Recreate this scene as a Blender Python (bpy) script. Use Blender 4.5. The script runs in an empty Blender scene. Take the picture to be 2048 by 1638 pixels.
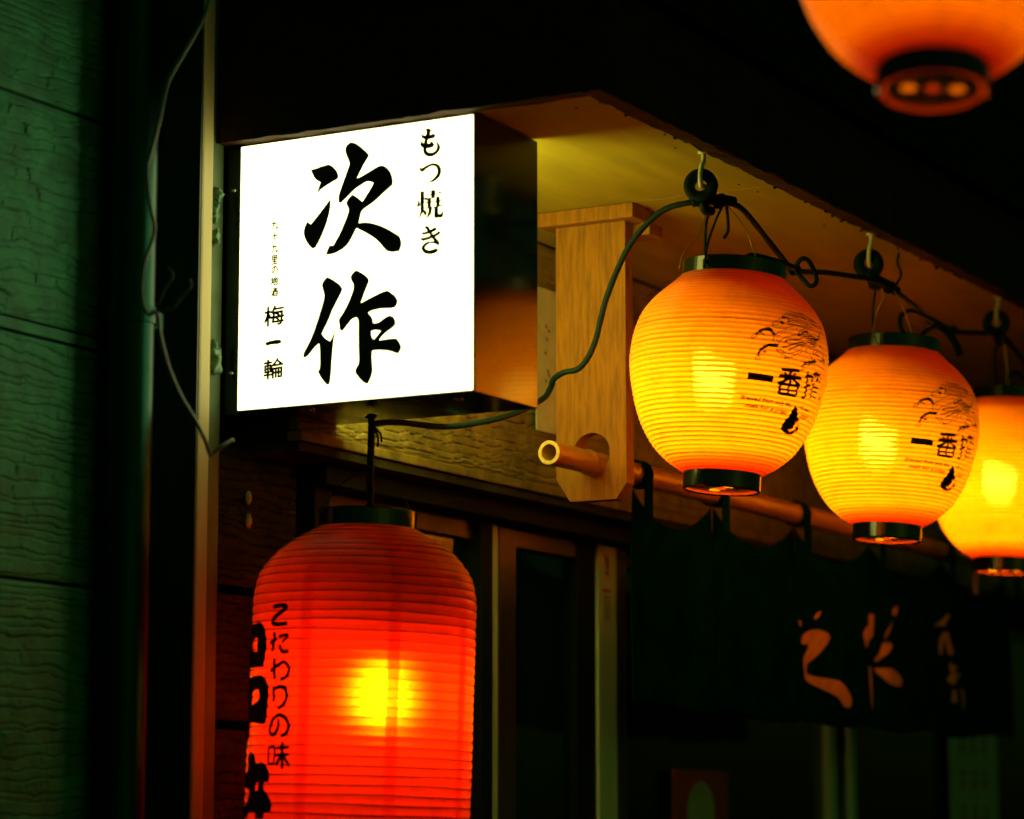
import bpy, bmesh, math, random
import numpy as np
from mathutils import Vector, Quaternion, Matrix
from mathutils.geometry import tessellate_polygon

# ------------------------------------------------------------------ camera, night sky, exposure
scene = bpy.context.scene
COL = scene.collection
YAW = math.radians(29.0645)          # angle between the view and the street direction (+X)
cam_d = bpy.data.cameras.new('camera'); cam = bpy.data.objects.new('camera', cam_d); COL.objects.link(cam)
cam.location = (0, 0, 1.55); cam.rotation_euler = (math.radians(90 + 8.615), 0, YAW - math.pi / 2)
cam_d.sensor_width = 36; cam_d.lens = 99.316; cam_d.clip_start = 0.05; cam_d.clip_end = 2000
cam_d.dof.use_dof = True; cam_d.dof.focus_distance = 3.92; cam_d.dof.aperture_fstop = 2.9; cam_d.dof.aperture_blades = 9
scene.camera = cam
W = bpy.data.worlds.new('World'); scene.world = W; W.use_nodes = True
wn = W.node_tree.nodes; wl = W.node_tree.links; wn.clear()
sky = wn.new('ShaderNodeTexSky'); sky.sky_type = 'NISHITA'; sky.sun_disc = False
sky.sun_elevation = math.radians(1.0); sky.sun_rotation = math.radians(200)
tint = wn.new('ShaderNodeMix'); tint.data_type = 'RGBA'; tint.blend_type = 'MULTIPLY'
tint.inputs[0].default_value = 1.0; tint.inputs[7].default_value = (0.25, 1.0, 0.30, 1)
bg = wn.new('ShaderNodeBackground'); bg.inputs[1].default_value = 0.045
wo = wn.new('ShaderNodeOutputWorld')
wl.new(sky.outputs[0], tint.inputs[6]); wl.new(tint.outputs[2], bg.inputs[0]); wl.new(bg.outputs[0], wo.inputs[0])
vs = scene.view_settings
scene.display_settings.display_device = 'sRGB'
vs.view_transform = 'Standard'; vs.look = 'None'; vs.exposure = 0; vs.gamma = 1; vs.use_curve_mapping = False
scene.render.engine = 'CYCLES'
cy = scene.cycles
cy.use_denoising = True; cy.max_bounces = 10; cy.diffuse_bounces = 5; cy.glossy_bounces = 4; cy.transmission_bounces = 8
cy.transparent_max_bounces = 12; cy.caustics_refractive = False; cy.caustics_reflective = False; cy.sample_clamp_indirect = 6.0

SIGN_FRONT = 3.2        # lettered opal face of the box sign
SIGN_BACK = 6.5         # its plain back face
BULB = 215.0            # bulbs in the round lanterns
RED_BULB = 110.0        # bulb in the tall red lantern

# ------------------------------------------------------------------ hand-drawn lettering (mm on the sign and cloth, degrees/mm on the lanterns) and cable runs (m)
SIGN_ART=[[[[(109.4,312.9),(114.5,312.1),(124.8,314.1),(135.1,315.6),(140.2,314.8),(146.5,310.1),(151.2,304.2),(153.2,297.5),(151.3,294.3),(143.3,291.3),(134.3,287.4),(126.3,283.4),(119.6,277.8),(122.3,285.8),(125.3,292.9),(118.2,297.6),(113.5,303.6),(111.1,308.8)]],[[(141.5,269.9),(141.4,260.1),(139.3,248.6),(134.9,235.4),(128.2,221.4),(120.4,208.5),(115.9,205.5),(112.4,206.4),(105.5,213.9),(100.8,223.3),(99.8,230.2),(101.7,236.9),(105.3,242.6),(110.9,238.4),(121.1,248.6),(132.3,260.1)]],[[(173.4,341.3),(181.4,337.9),(191.6,329.8),(199.5,322.0),(199.0,318.1),(192.9,310.1),(187.3,300.9),(181.8,291.8),(194.1,296.2),(209.8,302.7),(218.7,304.9),(225.4,302.4),(232.1,295.7),(236.1,286.5),(236.7,278.7),(233.4,275.2),(222.3,267.7),(207.9,257.7),(191.2,248.8),(187.4,240.5),(185.2,232.0),(192.5,232.3),(205.9,229.7),(222.7,223.1),(238.3,214.2),(247.1,208.0),(249.9,201.9),(250.0,195.2),(247.3,188.7),(237.3,188.3),(228.5,190.7),(221.8,197.1),(215.0,204.6),(201.6,214.7),(181.9,225.7),(176.9,217.3),(171.4,209.1),(165.8,203.4),(156.8,198.4),(145.6,195.2),(134.4,194.9),(136.4,200.0),(140.0,207.0),(146.0,206.4),(149.9,212.3),(156.6,222.3),(165.4,239.9),(169.4,251.2),(165.8,259.4),(166.3,263.2),(170.8,268.6),(174.7,271.1),(179.8,268.6),(190.5,260.1),(197.7,269.5),(203.8,277.6),(207.1,283.1),(198.7,286.0),(189.8,283.1),(178.6,277.5),(169.6,270.7),(160.6,263.9),(157.3,261.7),(153.9,263.2),(153.2,268.6),(154.9,276.3),(160.4,289.4),(165.9,302.4),(169.8,312.8),(167.4,319.9),(163.9,328.2),(163.3,333.7),(165.5,337.8),(169.5,340.8)]]],[[[(137.5,165.5),(145.8,161.1),(156.5,153.5),(160.6,148.1),(160.1,144.1),(153.2,132.6),(146.2,121.1),(139.3,106.6),(132.4,95.1),(130.1,90.8),(134.9,84.8),(142.6,79.9),(146.6,86.8),(151.8,97.5),(150.1,89.6),(147.9,77.7),(146.3,59.7),(145.3,44.7),(144.3,31.8),(142.6,23.9),(139.1,22.4),(134.4,26.6),(128.4,34.1),(124.0,41.4),(126.8,45.7),(127.2,56.3),(126.8,69.4),(125.7,78.6),(118.5,73.1),(109.1,63.8),(103.2,61.3),(101.1,63.5),(102.5,69.4),(110.1,80.9),(117.0,94.5),(122.8,109.1),(129.6,127.7),(132.8,141.6),(129.0,155.1),(132.8,161.9)]],[[(181.5,169.8),(187.9,167.1),(196.1,161.8),(201.4,155.7),(200.3,150.3),(195.2,139.8),(189.5,126.2),(199.9,130.3),(217.2,136.2),(227.6,138.7),(233.3,136.7),(242.0,129.4),(245.5,123.0),(242.7,117.3),(236.9,114.9),(220.8,115.8),(207.0,114.6),(200.6,112.2),(207.1,104.6),(208.3,98.0),(216.4,98.3),(225.5,103.4),(233.0,105.7),(239.3,102.7),(242.3,95.5),(239.4,90.7),(229.1,84.7),(221.1,78.9),(217.7,74.7),(229.2,75.5),(242.4,75.1),(247.6,70.2),(251.1,62.9),(247.7,56.3),(244.3,55.4),(232.8,59.5),(219.0,61.8),(207.4,62.1),(207.0,49.7),(208.2,36.7),(206.0,27.9),(200.9,18.9),(195.1,21.3),(188.1,27.3),(181.6,35.8),(182.7,41.7),(186.7,48.4),(186.3,66.4),(185.8,86.4),(185.6,102.5),(183.2,107.7),(176.8,106.3),(169.9,99.9),(161.8,91.5),(157.1,94.0),(156.4,101.1),(155.8,107.7),(162.7,116.6),(170.8,130.0),(178.2,148.4),(174.0,157.9),(173.4,162.0),(176.2,166.7)],[(205.5,87.7),(211.8,88.7),(219.9,87.0),(214.2,81.0),(209.6,76.6),(206.1,80.7)]]],[[[(284.9,345.6),(290.3,345.1),(293.9,342.9),(292.3,339.2),(291.0,334.3),(289.1,330.5),(288.2,325.0),(286.9,320.1),(287.3,316.7),(289.2,313.9),(294.3,312.7),(298.8,313.6),(302.0,316.6),(302.9,321.5),(300.6,328.6),(305.1,323.5),(307.4,318.8),(306.4,314.9),(302.6,310.9),(297.5,308.4),(291.8,308.1),(286.7,310.0),(283.1,313.8),(282.2,317.3),(282.5,321.8),(284.0,329.5),(285.9,336.0),(287.2,342.1)]],[[(278.2,340.9),(280.8,337.8),(285.3,336.4),(291.7,336.2),(296.8,337.2),(300.0,335.4),(299.7,332.6),(294.9,331.5),(289.1,331.4),(284.0,332.3),(280.1,334.7)]],[[(281.1,331.5),(280.5,328.8),(283.4,325.9),(288.5,325.1),(292.4,325.6),(293.6,328.3),(297.5,325.0),(298.4,322.6),(296.2,320.1),(289.8,319.5),(284.1,320.4),(279.6,322.7),(277.5,325.7),(278.9,329.0)]]],[[[(275.9,296.0),(279.1,294.0),(282.3,294.4),(289.3,297.3),(295.7,298.5),(301.4,297.5),(305.9,294.8),(308.6,290.5),(308.8,286.0),(306.9,280.6),(302.2,276.7),(295.2,274.1),(285.9,272.9),(292.0,275.0),(298.3,278.8),(302.8,283.3),(303.7,288.3),(302.1,293.0),(298.2,295.4),(293.1,295.4),(286.8,292.5),(282.3,289.6),(279.8,289.5),(276.9,292.5)]]],[[[(278.3,263.8),(283.8,263.2),(283.5,247.9),(283.3,239.5),(281.4,235.5),(278.0,230.5),(274.2,225.5),(276.9,231.8),(278.6,238.2),(278.5,251.5)]],[[(275.5,253.6),(277.2,248.6),(277.1,245.0),(274.5,243.5),(273.1,244.9),(274.4,248.9)]],[[(283.3,239.2),(287.2,236.1),(287.5,232.5),(285.2,230.6),(283.8,233.5),(282.4,236.6)]],[[(287.1,258.4),(294.6,258.4),(294.6,257.4),(287.3,257.6)]],[[(300.4,258.1),(304.6,258.2),(306.8,261.2),(310.6,258.0),(300.4,257.6)]],[[(294.2,263.6),(300.7,262.8),(299.7,252.7),(294.3,252.7)]],[[(284.4,253.8),(286.1,255.9),(287.4,254.1),(294.3,253.3),(294.0,242.0),(295.3,240.6),(295.0,235.9),(292.7,230.7),(284.8,225.3),(288.9,231.1),(290.6,236.9),(290.2,241.2),(288.9,242.5),(288.8,251.6),(285.4,251.0)]],[[(301.8,254.2),(307.1,253.6),(307.1,241.1),(304.5,240.2),(304.9,231.2),(309.3,230.7),(311.0,235.3),(312.4,230.4),(310.7,226.1),(300.5,226.6),(299.2,228.8),(299.1,240.8),(301.8,241.1)]],[[(294.3,249.0),(301.8,248.6),(301.8,247.7),(294.3,248.1)]],[[(307.1,248.3),(308.6,248.5),(309.9,250.3),(312.0,248.1),(307.1,247.7)]],[[(307.1,241.4),(308.6,241.9),(309.6,243.6),(312.0,241.1),(307.1,240.9)]],[[(283.7,249.1),(288.8,248.8),(288.8,247.9),(283.7,248.3)]],[[(284.4,241.5),(290.2,241.3),(290.2,240.4),(284.4,240.8)]],[[(294.3,241.7),(302.5,241.0),(302.5,240.2),(294.3,240.9)]]],[[[(283.2,216.4),(289.0,217.0),(291.7,214.3),(293.8,210.2),(297.2,205.7),(301.3,200.5),(305.4,195.9),(307.1,192.7),(305.4,189.6),(301.4,192.7),(295.9,194.5),(290.5,193.8),(285.7,190.7),(285.4,188.4),(287.8,186.0),(292.6,184.9),(298.7,185.8),(302.7,186.9),(305.1,184.0),(302.8,181.8),(297.3,180.3),(291.2,180.5),(285.1,182.4),(281.0,187.0),(280.9,190.6),(283.6,193.9),(289.1,196.4),(297.3,196.1),(299.0,196.5),(295.9,201.0),(291.8,206.9),(288.3,212.0),(286.3,214.9)]],[[(280.1,210.2),(284.2,209.4),(292.4,211.0),(299.9,214.1),(302.8,212.6),(301.3,210.3),(294.5,208.1),(284.3,206.4),(281.2,208.0)]],[[(278.1,202.9),(282.9,202.1),(292.5,203.5),(299.9,205.4),(306.0,208.9),(308.8,206.9),(306.1,204.2),(299.3,201.9),(291.1,199.7),(282.3,198.6),(279.5,200.6)]]],[[[(41.2,86.3),(47.9,87.9),(63.1,88.7),(67.0,85.8),(64.0,83.7),(49.7,83.5),(43.8,82.1)]]]]
SIGN_FONT=[('九',54.0,243.7,9.5,10.7),('十',54.3,228.5,9.5,10.7),('九',54.5,212.4,9.5,10.7),('里',54.7,196.8,9.2,11.2),('の',54.9,182.9,8.5,9.6),('地',54.7,168.1,10.2,10.9),('酒',54.9,153.0,9.8,10.9),('梅',55.0,121.5,33.1,28.0),('輪',55.2,51.0,33.1,28.0)]
LAN_POLY=[[(-143.1,-14.75),(-127.46,-15.78),(-127.72,-24.8),(-143.33,-24.0)],[(-104.98,-46.66),(-105.5,-50.45),(-103.18,-53.95),(-101.82,-59.53),(-98.89,-64.67),(-99.52,-69.11),(-101.56,-68.5),(-100.91,-72.54),(-101.94,-76.47),(-105.3,-79.81),(-103.15,-81.85),(-100.61,-80.43),(-98.47,-75.45),(-97.9,-69.22),(-94.69,-74.34),(-96.42,-80.34),(-101.12,-84.41),(-106.57,-84.29),(-111.68,-81.47),(-113.0,-75.91),(-111.83,-68.46),(-109.78,-63.12),(-108.88,-56.9),(-107.98,-51.84),(-107.12,-49.77)]]
LAN_STROKE=[[4.22,[(-123.3,-5.98),(-109.63,-3.83)]],[4.22,[(-124.13,-14.59),(-107.62,-12.8)]],[3.47,[(-116.77,-4.72),(-115.53,-24.2)]],[3.72,[(-116.72,-12.54),(-119.77,-20.12),(-124.4,-25.07)]],[3.72,[(-115.2,-13.23),(-111.13,-19.1),(-107.28,-23.83)]],[2.98,[(-120.48,-8.95),(-118.98,-13.25)]],[2.98,[(-112.9,-7.63),(-113.38,-12.61)]],[3.47,[(-122.28,-25.06),(-122.2,-38.14)]],[3.47,[(-122.66,-24.83),(-108.23,-23.56)]],[3.47,[(-109.17,-23.29),(-108.95,-36.47)]],[3.72,[(-122.65,-37.07),(-108.95,-36.47)]],[2.48,[(-122.39,-31.62),(-108.38,-30.25)]],[2.73,[(-116.12,-24.36),(-115.88,-37.46)]],[3.72,[(-102.37,-1.38),(-102.23,-11.08),(-101.18,-22.89),(-100.64,-34.87),(-103.21,-36.36)]],[3.22,[(-104.44,-8.24),(-97.07,-6.68)]],[2.98,[(-103.04,-22.95),(-97.7,-17.33)]],[2.98,[(-96.91,-1.71),(-88.99,-1.64)]],[2.98,[(-94.04,1.27),(-94.84,-7.04)]],[2.48,[(-95.72,-7.38),(-98.11,-14.42)]],[2.48,[(-93.03,-6.33),(-88.96,-10.29)]],[2.98,[(-93.87,-14.04),(-94.82,-20.55),(-94.42,-35.73)]],[2.48,[(-94.32,-19.74),(-86.67,-18.06)]],[2.48,[(-93.87,-25.11),(-86.49,-23.82)]],[2.48,[(-93.31,-31.04),(-87.08,-31.22)]],[1.74,[(-86.76,-1.36),(-87.77,-7.96),(-82.42,-12.06),(-83.17,-17.96)]],[1.49,[(-81.61,-26.7),(-75.88,-30.2)]],[3.72,[(-129.26,37.89),(-131.03,42.99),(-132.67,45.28),(-134.42,44.28)]],[2.98,[(-133.84,44.7),(-136.64,42.49),(-139.16,38.58)]],[2.23,[(-139.16,38.58),(-140.24,34.95)]],[0.62,[(-140.25,36.58),(-142.92,32.49),(-142.12,30.86),(-140.07,33.34),(-139.54,35.97)]],[3.72,[(-126.74,23.35),(-129.7,23.44),(-132.48,23.88)]],[2.98,[(-132.0,24.03),(-135.31,19.45),(-137.9,13.71)]],[2.23,[(-137.9,13.71),(-138.5,6.78)]],[0.62,[(-138.89,7.43),(-139.95,2.58),(-138.22,2.22),(-137.35,5.61),(-137.96,7.66)]],[3.47,[(-95.88,15.37),(-100.4,11.71),(-104.45,10.36)]],[2.48,[(-104.45,10.36),(-106.77,7.39),(-108.23,2.53)]],[0.62,[(-107.38,3.11),(-108.77,-0.35),(-108.69,-2.76),(-107.08,-1.31),(-106.61,2.53)]],[2.73,[(-84.84,22.43),(-88.33,19.1)]],[3.22,[(-123.68,63.73),(-121.86,65.0),(-120.55,64.16)]],[1.98,[(-120.46,64.85),(-118.41,64.28),(-118.49,60.36),(-120.03,58.54)]],[2.23,[(-124.65,59.15),(-123.53,55.1),(-122.47,57.69)]],[0.62,[(-124.01,63.0),(-126.25,59.02),(-128.26,57.71),(-128.87,55.58),(-130.56,52.88),(-130.0,51.05),(-127.9,52.42),(-126.0,53.28)]],[0.62,[(-129.98,50.57),(-128.48,48.14),(-125.46,48.17),(-122.26,49.47),(-118.87,52.14),(-115.19,55.12)]],[0.5,[(-121.44,69.05),(-118.28,72.96),(-115.08,74.86),(-110.3,74.94),(-104.98,75.06),(-99.32,72.86),(-94.43,69.77),(-85.17,66.69)]],[0.5,[(-120.15,68.81),(-115.39,72.42),(-109.69,72.62),(-103.4,72.5),(-97.94,69.6),(-91.17,67.33),(-83.89,63.45)]],[0.5,[(-118.81,67.61),(-114.01,70.62),(-109.26,70.21),(-103.97,69.72),(-99.71,66.96),(-93.55,63.81)]],[0.5,[(-117.47,66.29),(-112.65,68.94),(-108.83,67.8),(-103.58,67.31),(-99.16,64.4),(-89.66,63.55)]],[0.5,[(-117.38,63.99),(-113.12,66.17),(-109.17,65.12),(-105.06,64.17),(-100.73,62.1)]],[0.5,[(-117.67,61.56),(-113.41,63.37),(-109.64,61.99),(-105.45,61.85),(-102.11,60.25)]],[0.5,[(-118.32,59.11),(-113.83,60.13),(-109.99,59.68),(-104.89,59.53),(-97.95,60.08)]],[0.5,[(-119.91,56.0),(-115.75,56.83),(-110.31,57.01),(-103.44,57.81),(-95.84,59.69)]],[0.5,[(-107.71,74.65),(-106.34,72.61),(-103.16,74.5),(-100.61,71.7),(-98.01,74.01),(-94.84,70.24)]],[0.5,[(-110.31,69.15),(-108.03,67.48),(-104.95,69.96),(-101.63,66.83),(-98.09,68.9)]],[0.5,[(-93.57,68.23),(-88.02,68.01),(-85.64,61.46),(-89.72,54.7)]],[0.62,[(-120.24,48.18),(-124.19,45.1),(-127.3,40.62),(-129.17,36.03),(-129.79,30.83),(-128.92,26.36),(-126.51,25.61)]],[0.62,[(-126.51,25.61),(-125.63,30.85),(-122.37,36.32),(-117.79,40.37),(-112.63,45.15)]],[0.5,[(-112.63,45.15),(-109.28,51.69),(-104.9,54.93),(-101.46,53.54)]],[0.5,[(-125.54,41.5),(-124.85,39.89)]],[0.5,[(-123.96,43.26),(-123.26,41.41)]],[0.5,[(-122.36,44.67),(-121.65,42.81)]],[0.5,[(-126.7,38.68),(-126.03,37.24)]],[0.5,[(-127.68,35.23),(-126.79,34.25)]],[0.5,[(-128.16,31.93),(-127.09,31.42)]],[0.5,[(-120.61,46.04),(-120.04,44.22)]],[0.5,[(-119.0,47.45),(-118.29,45.6)]],[0.5,[(-117.25,48.95),(-116.53,47.1)]],[0.5,[(-115.35,50.66),(-114.77,48.6)]],[0.5,[(-113.72,52.26),(-112.91,50.3)]],[0.5,[(-127.43,29.06),(-125.6,30.25),(-125.28,32.85)]],[1.74,[(-122.52,30.37),(-120.89,33.05),(-117.15,35.0),(-112.77,37.62),(-108.83,41.24)]],[1.98,[(-123.77,23.44),(-121.85,24.65),(-119.37,26.71),(-115.14,30.98),(-111.49,33.33),(-107.51,35.87)]],[1.74,[(-120.63,19.96),(-118.8,21.03),(-115.96,25.45),(-111.6,30.17),(-104.97,35.88)]],[1.24,[(-122.44,33.17),(-120.62,30.26)]],[1.24,[(-117.8,36.02),(-115.07,34.5)]],[2.23,[(-112.63,45.15),(-111.08,44.12),(-108.75,47.49),(-106.08,51.05),(-103.49,50.84)]],[1.49,[(-108.75,45.01),(-104.52,47.3),(-99.4,47.5)]],[1.49,[(-108.03,42.79),(-102.74,45.52),(-96.74,46.49)]],[1.49,[(-106.96,40.7),(-102.02,43.06),(-95.34,44.57)]],[1.49,[(-105.69,38.34),(-100.63,41.38),(-94.82,42.29)]],[1.49,[(-104.46,36.34),(-99.74,39.0),(-95.56,39.48)]],[1.49,[(-102.86,34.23),(-99.4,36.64),(-96.05,36.78)]],[1.49,[(-101.99,32.09),(-96.51,34.09)]],[0.99,[(-104.43,48.59),(-102.05,40.81),(-98.75,32.16)]],[0.99,[(-100.67,50.11),(-98.14,42.4),(-97.06,34.11)]],[2.48,[(-90.65,54.05),(-90.88,49.82),(-94.02,44.38),(-96.97,44.14)]],[1.12,[(-96.66,48.02),(-94.62,45.12)]],[0.62,[(-126.79,24.3),(-126.29,19.59),(-123.75,18.57),(-122.1,16.66),(-118.89,16.5),(-115.02,19.66),(-111.46,23.19),(-108.87,29.98),(-105.1,32.71),(-102.22,30.12)]],[0.62,[(-128.69,20.09),(-126.51,17.08),(-124.5,12.84),(-121.39,12.35),(-121.89,8.76),(-118.02,11.91),(-114.76,15.49),(-111.39,19.76),(-108.38,23.12)]],[0.5,[(-127.77,18.52),(-125.24,15.64),(-122.12,14.79)]],[0.5,[(-121.89,8.76),(-119.99,10.87),(-116.74,12.33)]],[0.62,[(-105.41,26.96),(-106.47,24.09),(-102.39,19.54),(-99.86,16.85),(-100.22,14.23)]],[0.62,[(-102.7,29.3),(-99.77,28.64),(-98.7,23.49),(-94.58,23.94),(-88.71,21.43)]],[0.99,[(-99.48,26.88),(-96.74,29.26),(-95.85,26.51),(-97.91,25.04)]],[0.62,[(-94.54,28.93),(-90.28,28.23),(-86.71,24.75),(-87.61,19.4),(-94.15,17.93)]],[0.62,[(-91.58,37.66),(-88.15,36.61),(-89.33,31.12)]],[0.5,[(-90.22,17.08),(-84.33,18.28),(-80.68,13.57)]],[0.5,[(-138.31,38.56),(-135.52,37.37),(-137.19,38.22),(-135.23,36.58)]],[0.5,[(-136.78,13.25),(-133.42,15.13),(-135.66,12.67),(-133.98,12.74)]],[0.5,[(-106.81,5.51),(-101.57,7.8),(-104.29,5.49)]]]
LAN_TEXT=[['Brewed from only the',[(-146.51,-50.02),(-110.11,-51.31)]],['malt for a crisp,',[(-143.16,-59.08),(-112.21,-61.45)]],['finest',[(-101.8,-51.6),(-90.5,-52.3)]],['smooth',[(-99.1,-60.9),(-89.5,-61.6)]]]
RED_POLY=[[[(129.47,106.71),(139.55,105.95),(145.84,108.61),(151.18,103.43),(154.2,92.4),(155.69,76.26),(154.16,58.68),(153.76,49.86),(142.6,50.08),(129.32,50.83),(124.5,71.36),(128.98,88.73)],[(136.49,83.97),(138.83,71.09),(144.81,70.33),(145.29,87.24),(142.93,88.43)]],[[(130.26,36.33),(143.01,39.34),(151.84,39.4),(156.9,31.93),(159.04,19.46),(158.52,-3.4),(157.71,-20.95),(153.85,-22.55),(145.68,-20.35),(137.66,-20.7),(137.24,-37.56),(132.45,-47.92),(124.48,-45.61),(128.42,-20.84),(131.15,7.54)],[(140.72,17.31),(140.38,2.21),(148.95,7.75),(149.77,20.08),(146.73,22.1)]],[[(142.21,-56.43),(147.52,-62.81),(149.45,-71.66),(155.27,-70.01),(159.74,-75.3),(162.43,-87.52),(161.49,-96.23),(157.9,-95.38),(158.18,-104.98),(162.34,-113.62),(164.74,-123.98),(164.09,-132.67),(158.53,-133.7),(158.56,-141.17),(150.21,-141.37),(150.16,-134.74),(141.71,-133.08),(137.78,-141.54),(124.53,-141.57),(124.37,-131.25),(138.9,-119.01),(141.24,-104.94),(124.51,-99.19),(128.06,-86.86),(138.55,-80.17),(137.46,-64.19)],[(149.58,-96.25),(149.82,-106.76),(152.48,-105.01),(152.63,-96.26)]]]
RED_STROKE=[[4.01,[(160.17,125.19),(166.16,126.72),(169.98,125.33),(167.47,119.5),(162.32,112.88),(159.86,106.9),(162.75,103.07),(171.06,103.3)]],[3.64,[(158.47,79.2),(164.25,84.02)]],[3.64,[(162.02,93.41),(162.16,82.77),(160.72,68.39)]],[2.91,[(165.3,86.94),(171.62,88.82),(167.94,79.18)]],[3.28,[(166.16,76.82),(168.17,68.25),(172.92,68.0)]],[1.28,[(171.26,94.14),(171.88,92.32)]],[1.28,[(172.59,95.28),(173.08,93.32)]],[4.01,[(162.82,59.77),(163.3,32.43)]],[3.28,[(159.85,43.21),(163.19,48.28),(167.03,52.46),(169.41,54.99),(172.3,51.35),(173.37,43.4),(171.43,36.12),(167.54,32.22)]],[3.64,[(163.05,23.63),(163.47,5.17)]],[3.64,[(163.65,20.62),(167.71,23.96),(171.44,20.68),(172.38,10.16),(170.29,1.46),(166.47,-3.69)]],[3.64,[(167.5,-15.97),(167.1,-29.08),(163.91,-36.54),(161.34,-31.24),(162.89,-19.36),(167.5,-11.6),(172.39,-16.05),(174.39,-26.52),(172.66,-34.87),(169.16,-37.82)]],[2.55,[(160.96,-52.59),(161.1,-73.91)]],[2.55,[(160.95,-52.94),(165.36,-52.64),(165.33,-72.69)]],[2.55,[(160.98,-72.86),(165.39,-72.52)]],[2.91,[(166.3,-52.98),(175.34,-51.91)]],[2.91,[(166.35,-61.71),(175.15,-60.6)]],[3.64,[(170.61,-44.81),(171.26,-78.72)]],[3.28,[(170.52,-62.22),(166.67,-74.43)]],[3.28,[(171.58,-62.21),(175.75,-75.51)]]]
NOREN=[[(4377.9,1882.5),(4394.7,1890.1),(4424.1,1896.6),(4453.7,1899.1),(4479.2,1896.2),(4489.6,1889.3),(4478.3,1877.0),(4456.4,1860.8),(4430.6,1847.8),(4403.0,1838.1),(4400.4,1823.2),(4450.4,1818.3),(4501.5,1816.6),(4535.9,1812.4),(4561.8,1804.4),(4581.1,1791.8),(4584.9,1780.1),(4578.0,1773.1),(4562.5,1771.6),(4542.9,1774.2),(4517.4,1785.7),(4462.2,1798.2),(4393.7,1812.3),(4390.2,1827.6),(4384.6,1843.6),(4386.9,1850.3),(4404.0,1862.7),(4410.7,1873.8),(4381.5,1869.6),(4375.5,1874.2)],[(4433.4,1917.3),(4448.6,1927.5),(4463.6,1931.8),(4456.9,1923.9),(4441.8,1916.2)],[(4364.5,1909.4),(4372.7,1908.3),(4375.2,1899.5),(4368.3,1901.5)],[(4680.6,1939.1),(4694.6,1942.6),(4715.4,1942.3),(4736.1,1935.9),(4745.0,1926.0),(4737.4,1916.8),(4711.2,1904.7),(4683.0,1895.2),(4670.9,1883.2),(4661.7,1881.8),(4657.6,1891.1),(4651.3,1901.0),(4656.3,1909.9),(4684.4,1923.8)],[(4789.1,1955.3),(4806.3,1962.7),(4824.2,1964.8),(4812.8,1949.8),(4793.5,1947.6)],[(4792.9,1937.9),(4777.8,1922.8),(4755.6,1905.7),(4745.9,1899.8),(4753.6,1912.5),(4773.3,1926.1)],[(4738.5,1892.4),(4762.2,1895.6),(4781.0,1893.2),(4775.7,1884.1),(4746.8,1872.0),(4713.4,1858.8),(4706.7,1861.9),(4723.5,1874.1)],[(4703.6,1846.6),(4740.9,1849.0),(4778.6,1849.2),(4806.9,1844.5),(4830.4,1834.2),(4827.3,1822.6),(4805.6,1819.8),(4753.6,1823.5),(4717.0,1837.4)],[(4676.1,1849.1),(4692.1,1848.2),(4695.9,1832.9),(4704.2,1814.3),(4719.2,1790.8),(4715.5,1764.8),(4706.1,1761.0),(4695.4,1777.8),(4683.4,1811.6)],[(5005.8,1941.1),(5037.4,1952.3),(5064.3,1965.2),(5088.1,1968.6),(5063.4,1952.2),(5057.7,1944.4),(5031.7,1943.7)],[(5024.7,1914.8),(5046.4,1930.8),(5077.9,1933.7),(5084.8,1918.5),(5102.0,1899.1),(5096.2,1892.3),(5077.8,1892.2),(5065.9,1909.9),(5056.4,1924.1),(5047.6,1908.9),(5038.6,1890.0),(5023.1,1889.1)],[(5079.1,1872.0),(5090.1,1879.0),(5097.5,1872.1),(5124.0,1872.5),(5104.9,1864.1),(5099.2,1858.3),(5136.3,1856.4),(5111.9,1850.6),(5108.6,1840.3),(5092.5,1835.8),(5064.2,1843.7),(5072.4,1849.6),(5091.2,1856.0),(5083.9,1864.9)],[(5091.9,1826.6),(5107.6,1825.5),(5111.6,1805.3),(5100.7,1801.2),(5085.1,1804.2)],[(5129.1,1830.1),(5145.1,1829.0),(5159.8,1809.2),(5147.6,1788.3),(5137.1,1789.7),(5143.7,1808.5)]]
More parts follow.
